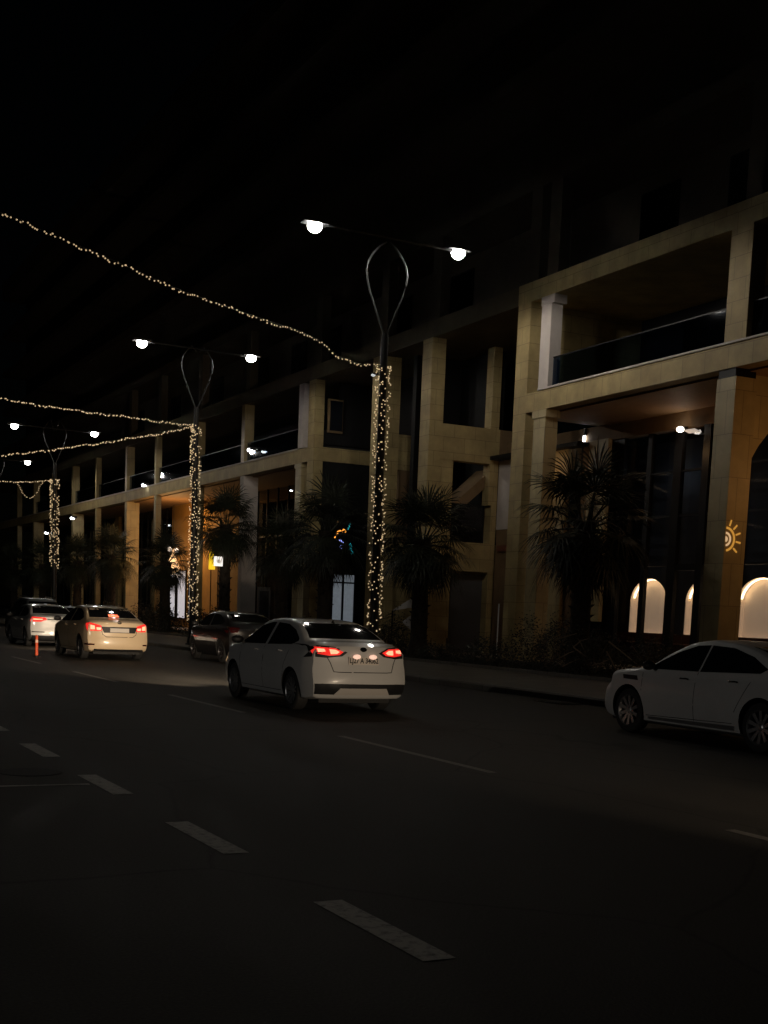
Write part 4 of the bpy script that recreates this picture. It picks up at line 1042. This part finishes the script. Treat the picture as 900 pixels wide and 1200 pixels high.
c = sedan('sedan', (10.0, 39.15, 0), 'cream sedan with lit red tail lamps, left of the black crossover', 'car', cream, COR, tail=True, plate='', glow=False, scale=1.07)
c.patch('brake_light', [(-.14, 1.155), (.14, 1.155), (.13, 1.215), (-.13, 1.215)], M['brake'], 'rear', 1, .012, .004, .07)
# 3 white sedan at the left edge
W3 = mod(COR, W=1.8, tail=dict(black=[], red=[('rear', [(.76, .86), (.76, 1.02), (.36, 1.0), (.3, .94), (.5, .86)]), ('side', [(-2.25, .86), (-2.0, .88), (-2.0, .99), (-2.25, 1.01)])], hot=[('rear', [(.74, .92), (.74, .96), (.45, .96), (.45, .93)])]),
   rear_trim=[([(-.8, .22), (.8, .22), (.8, .40), (-.8, .40)], 'black_plastic'), ([(.4, .5), (.8, .5), (.8, .53), (.4, .53)], 'black_plastic'), ([(-.3, .93), (.3, .93), (.3, .96), (-.3, .96)], 'chrome')], boot_seam=[[(.28, .9), (-.28, .9)]])
sedan('sedan', (10.3, 48.6, 0), 'white sedan with one lit red tail lamp showing, behind the orange bollard', 'car', white, W3, tail=True, plate=None, scale=1.04)
# 4 estate / SUV with roof rails ahead, dark glass
SUV = mod(COR, L=4.6, W=1.84, belt=1.05, arch=.40, rw=.35, tumble=.36,
    top=[(-2.3, 1.50), (-2.15, 1.66), (-1.8, 1.72), (-1.0, 1.76), (0, 1.76), (.4, 1.70), (.9, 1.40), (1.25, 1.15), (1.8, 1.05), (2.1, .95), (2.3, .8)],
    rear=[(.2, .12), (.4, .0), (.7, .03), (1.05, .06), (1.3, .16), (1.6, .3)],
    side_windows=[[(1.05, 1.10), (.5, 1.52), (-.02, 1.64), (-.02, 1.12)], [(-.12, 1.12), (-.12, 1.64), (-1.0, 1.64), (-1.0, 1.13)], [(-1.1, 1.14), (-1.1, 1.63), (-1.6, 1.6), (-1.85, 1.2)]],
    rear_window=[(-.68, 1.12), (.68, 1.12), (.58, 1.6), (-.58, 1.6)], windscreen=[(-.7, 1.15), (.7, 1.15), (.6, 1.66), (-.6, 1.66)],
    tail=dict(black=[], red=[('rear', [(.86, .95), (.86, 1.25), (.66, 1.2), (.66, .95)])], hot=[]), boot_seam=[], rear_trim=[([(-.8, .25), (.8, .25), (.8, .45), (-.8, .45)], 'black_plastic')], handles=[(.25, 1.0), (-.85, 1.0)], mirror=(.9, 1.08))
c = sedan('suv', (11.75, 57.2, 0), 'silver off-roader with roof rails beyond the leftmost white sedan', 'car', mat('silver grey paint', (.3, .3, .3), .35, metal=.3, coat=1), SUV, tail=None, plate=None)
for g in (1, -1): MB().tube([(-1.7, g*.56, 1.72), (-1.55, g*.56, 1.80), (.1, g*.56, 1.83), (.3, g*.56, 1.74)], .02, 6).build('roof_rail', M['chrome'], c.e)
# 5 silver car between
HB = mod(COR, L=4.3)
sedan('hatchback', (13.3, 57.5, 0), 'silver car parked ahead by the kerb, mostly hidden by the cream sedan', 'car', mat('silver paint', (.4, .4, .4), .35, metal=.3, coat=1), COR, tail=None, plate=None)
# 6 black crossover parked at the kerb
CRO = mod(SED, L=4.25, W=1.8, belt=1.0, arch=.385, rw=.335, axles=(-1.28, 1.32), tumble=.46, antenna=None,
    top=[(-2.12, 1.02), (-2.02, 1.16), (-1.80, 1.24), (-1.45, 1.38), (-1.1, 1.48), (-.5, 1.545), (0, 1.55), (.4, 1.50), (.8, 1.31), (1.15, 1.12), (1.6, 1.05), (1.95, .95), (2.12, .78)],
    side_windows=mk_side(0, 1.455, 1.06, 1.12, 1.0, .5, [(-.7, 1.42), (-1.1, 1.30), (-1.25, 1.22), (-1.05, 1.14)]),
    rear_window=[(-.62, 1.24), (.62, 1.24), (.52, 1.46), (-.52, 1.46)], windscreen=[(-.66, 1.12), (.66, 1.12), (.54, 1.46), (-.54, 1.46)],
    tail=dict(black=[], red=[('rear', [(.84, .9), (.84, 1.08), (.5, 1.05), (.6, .92)]), ('side', [(-2.05, .92), (-1.85, .95), (-1.8, 1.06), (-2.05, 1.07)])], hot=[]), handles=[(.25, .97), (-.8, 1.0)], mirror=(.9, 1.06),
    rear_trim=[([(-.8, .25), (.8, .25), (.8, .48), (-.8, .48)], 'black_plastic')], boot_seam=[[(.5, .7), (-.5, .7)]], plate=(.75, .87), group='cars parked at the kerb')
sedan('crossover', (13.98, 38.1, 0), 'black crossover parked at the kerb behind the front of the white sedan', 'car', mat('black maroon paint', (.006, .0055, .006), .3, coat=1, coatr=.03), CRO, tail=None, plate='', glow=False, rim=M['alloy_dark'])
# 7 white sedan cropped by the right edge
KIA = mod(SED, crease=.002, L=4.84, W=1.83, belt=.93, arch=.385, rw=.335, axles=(-1.42, 1.385), chrome=True, mirror=(.82, .97), antenna=None, kf=.5, group='cars parked at the kerb',
    top=[(-2.42, 1.02), (-2.2, 1.08), (-1.9, 1.10), (-1.5, 1.24), (-1.0, 1.38), (-.5, 1.445), (-.1, 1.46), (.3, 1.42), (.75, 1.25), (1.2, 1.03), (1.75, .95), (2.15, .86), (2.42, .70)],
    side_windows=[[(1.02, .985), (.5, 1.25), (.15, 1.36), (-.1, 1.375), (-.1, 1.0)], [(-.14, 1.0), (-.14, 1.375), (-.6, 1.355), (-1.05, 1.25), (-1.4, 1.10), (-1.3, 1.04)]],
    door_seams=[[(-.12, .3), (-.12, .99)], [(1.05, .36), (1.07, .92)], [(-.95, .5), (-1.2, .92)], [(-.9, .34), (.95, .30)]], handles=[(.12, .88), (-.88, .90)],
    headlight=[(2.3, .64), (1.95, .74), (1.85, .80), (2.0, .82), (2.3, .74)])
c = sedan('sedan', (12.98, 14.25, 0), 'white sedan cut off by the right edge, parked in front of the arched lights', 'car', white_dull, KIA, tail=None, rim=M['alloy'], spokes=10, dbl=False, plate='', glow=False)
c.both('fender_vent', [(1.16, .80), (1.52, .81), (1.55, .87), (1.2, .87)], M['black_plastic'], plane='side', off=.004, grid=.06)
c.both('sill_trim', [(-.95, .245), (.9, .245), (.9, .285), (-.95, .31)], M['alloy'], plane='side', off=.006, grid=.15)
# headlights of two moving cars, then an added unseen pair brightening the sedan's rear
for (x, y, p, sz, an) in ((9.1, 23.3, 3300, 54, 96), (10.0, 42.3, 420, 62, 88), (8.6, .5, 2000, 24, 88.4)):
    for s in (-.62, .62): spot('headlight_or_fill_beam', (x+s, y+.12, .66), p, col=(1, .78, .55), size=sz, blend=(1 if an > 90 else .8), r=.07, rot=(math.radians(an), 0, 0))

# ------------------------------------------------------------------ warm arcade lights
point('arcade_lamp_light', (25.8, 31.9, 7.0), 9, (1, .55, .22), .1)
point('arcade_lamp_light', (25.0, 23.4, 5.6), 60, (1, .5, .18), .1)
point('arcade_lamp_light', (25.2, 38.5, 6.9), 6, (1, .6, .3), .1)
point('arcade_lamp_light', (24.6, 78, 6.0), 330, (1, .55, .2), .15)
point('shop_light', (27.3, 34, 6.5), 3, (.75, .88, 1), .2)
point('arcade_lamp_light', (24.8, 66.5, 5.6), 8, (1, .7, .45), .15)

# ------------------------------------------------------------------ world, camera, render
w = bpy.data.worlds.new('World'); scn.world = w; w.use_nodes = True; nt = w.node_tree
bg = nt.nodes['Background']; sky = nt.nodes.new('ShaderNodeTexSky'); sky.sky_type = 'NISHITA'; sky.sun_disc = False
sky.sun_elevation = math.radians(8); sky.sun_rotation = math.radians(200)
nt.links.new(sky.outputs[0], bg.inputs['Color']); bg.inputs['Strength'].default_value = .0001
sun = bpy.data.lights.new('moonlight', 'SUN'); sun.energy = .0015; sun.angle = math.radians(.5); sun.color = (.8, .88, 1)
so = bpy.data.objects.new('moonlight', sun); so.rotation_euler = (math.radians(50), 0, math.radians(-30)); COL.objects.link(so)

cam = bpy.data.cameras.new('camera'); co = bpy.data.objects.new('camera', cam); COL.objects.link(co); scn.camera = co
cam.sensor_fit = 'VERTICAL'; cam.sensor_height = 36; cam.sensor_width = 36; cam.lens = 1500*36/1200
cam.shift_x = 0; cam.shift_y = 313/1200; cam.clip_end = 2000; cam.clip_start = .05
CB = ((0.891956, 0.022394, -0.451568), (-0.450393, 0.131291, -0.883124), (0.03951, 0.991091, 0.127192))
m4 = Matrix(CB).to_4x4(); m4.translation = (0, 0, 1.62); co.matrix_world = m4
scn.render.engine = 'CYCLES'; scn.cycles.use_denoising = True
try: scn.cycles.denoiser = 'OPENIMAGEDENOISE'
except Exception: pass
scn.cycles.max_bounces = 6; scn.cycles.diffuse_bounces = 3; scn.cycles.glossy_bounces = 3; scn.cycles.transparent_max_bounces = 10
scn.cycles.sample_clamp_indirect = 3; scn.cycles.caustics_reflective = False; scn.cycles.caustics_refractive = False
scn.render.resolution_x = 768; scn.render.resolution_y = 1024
scn.view_settings.view_transform = 'Standard'; scn.view_settings.look = 'None'; scn.view_settings.gamma = 1; scn.view_settings.exposure = 0
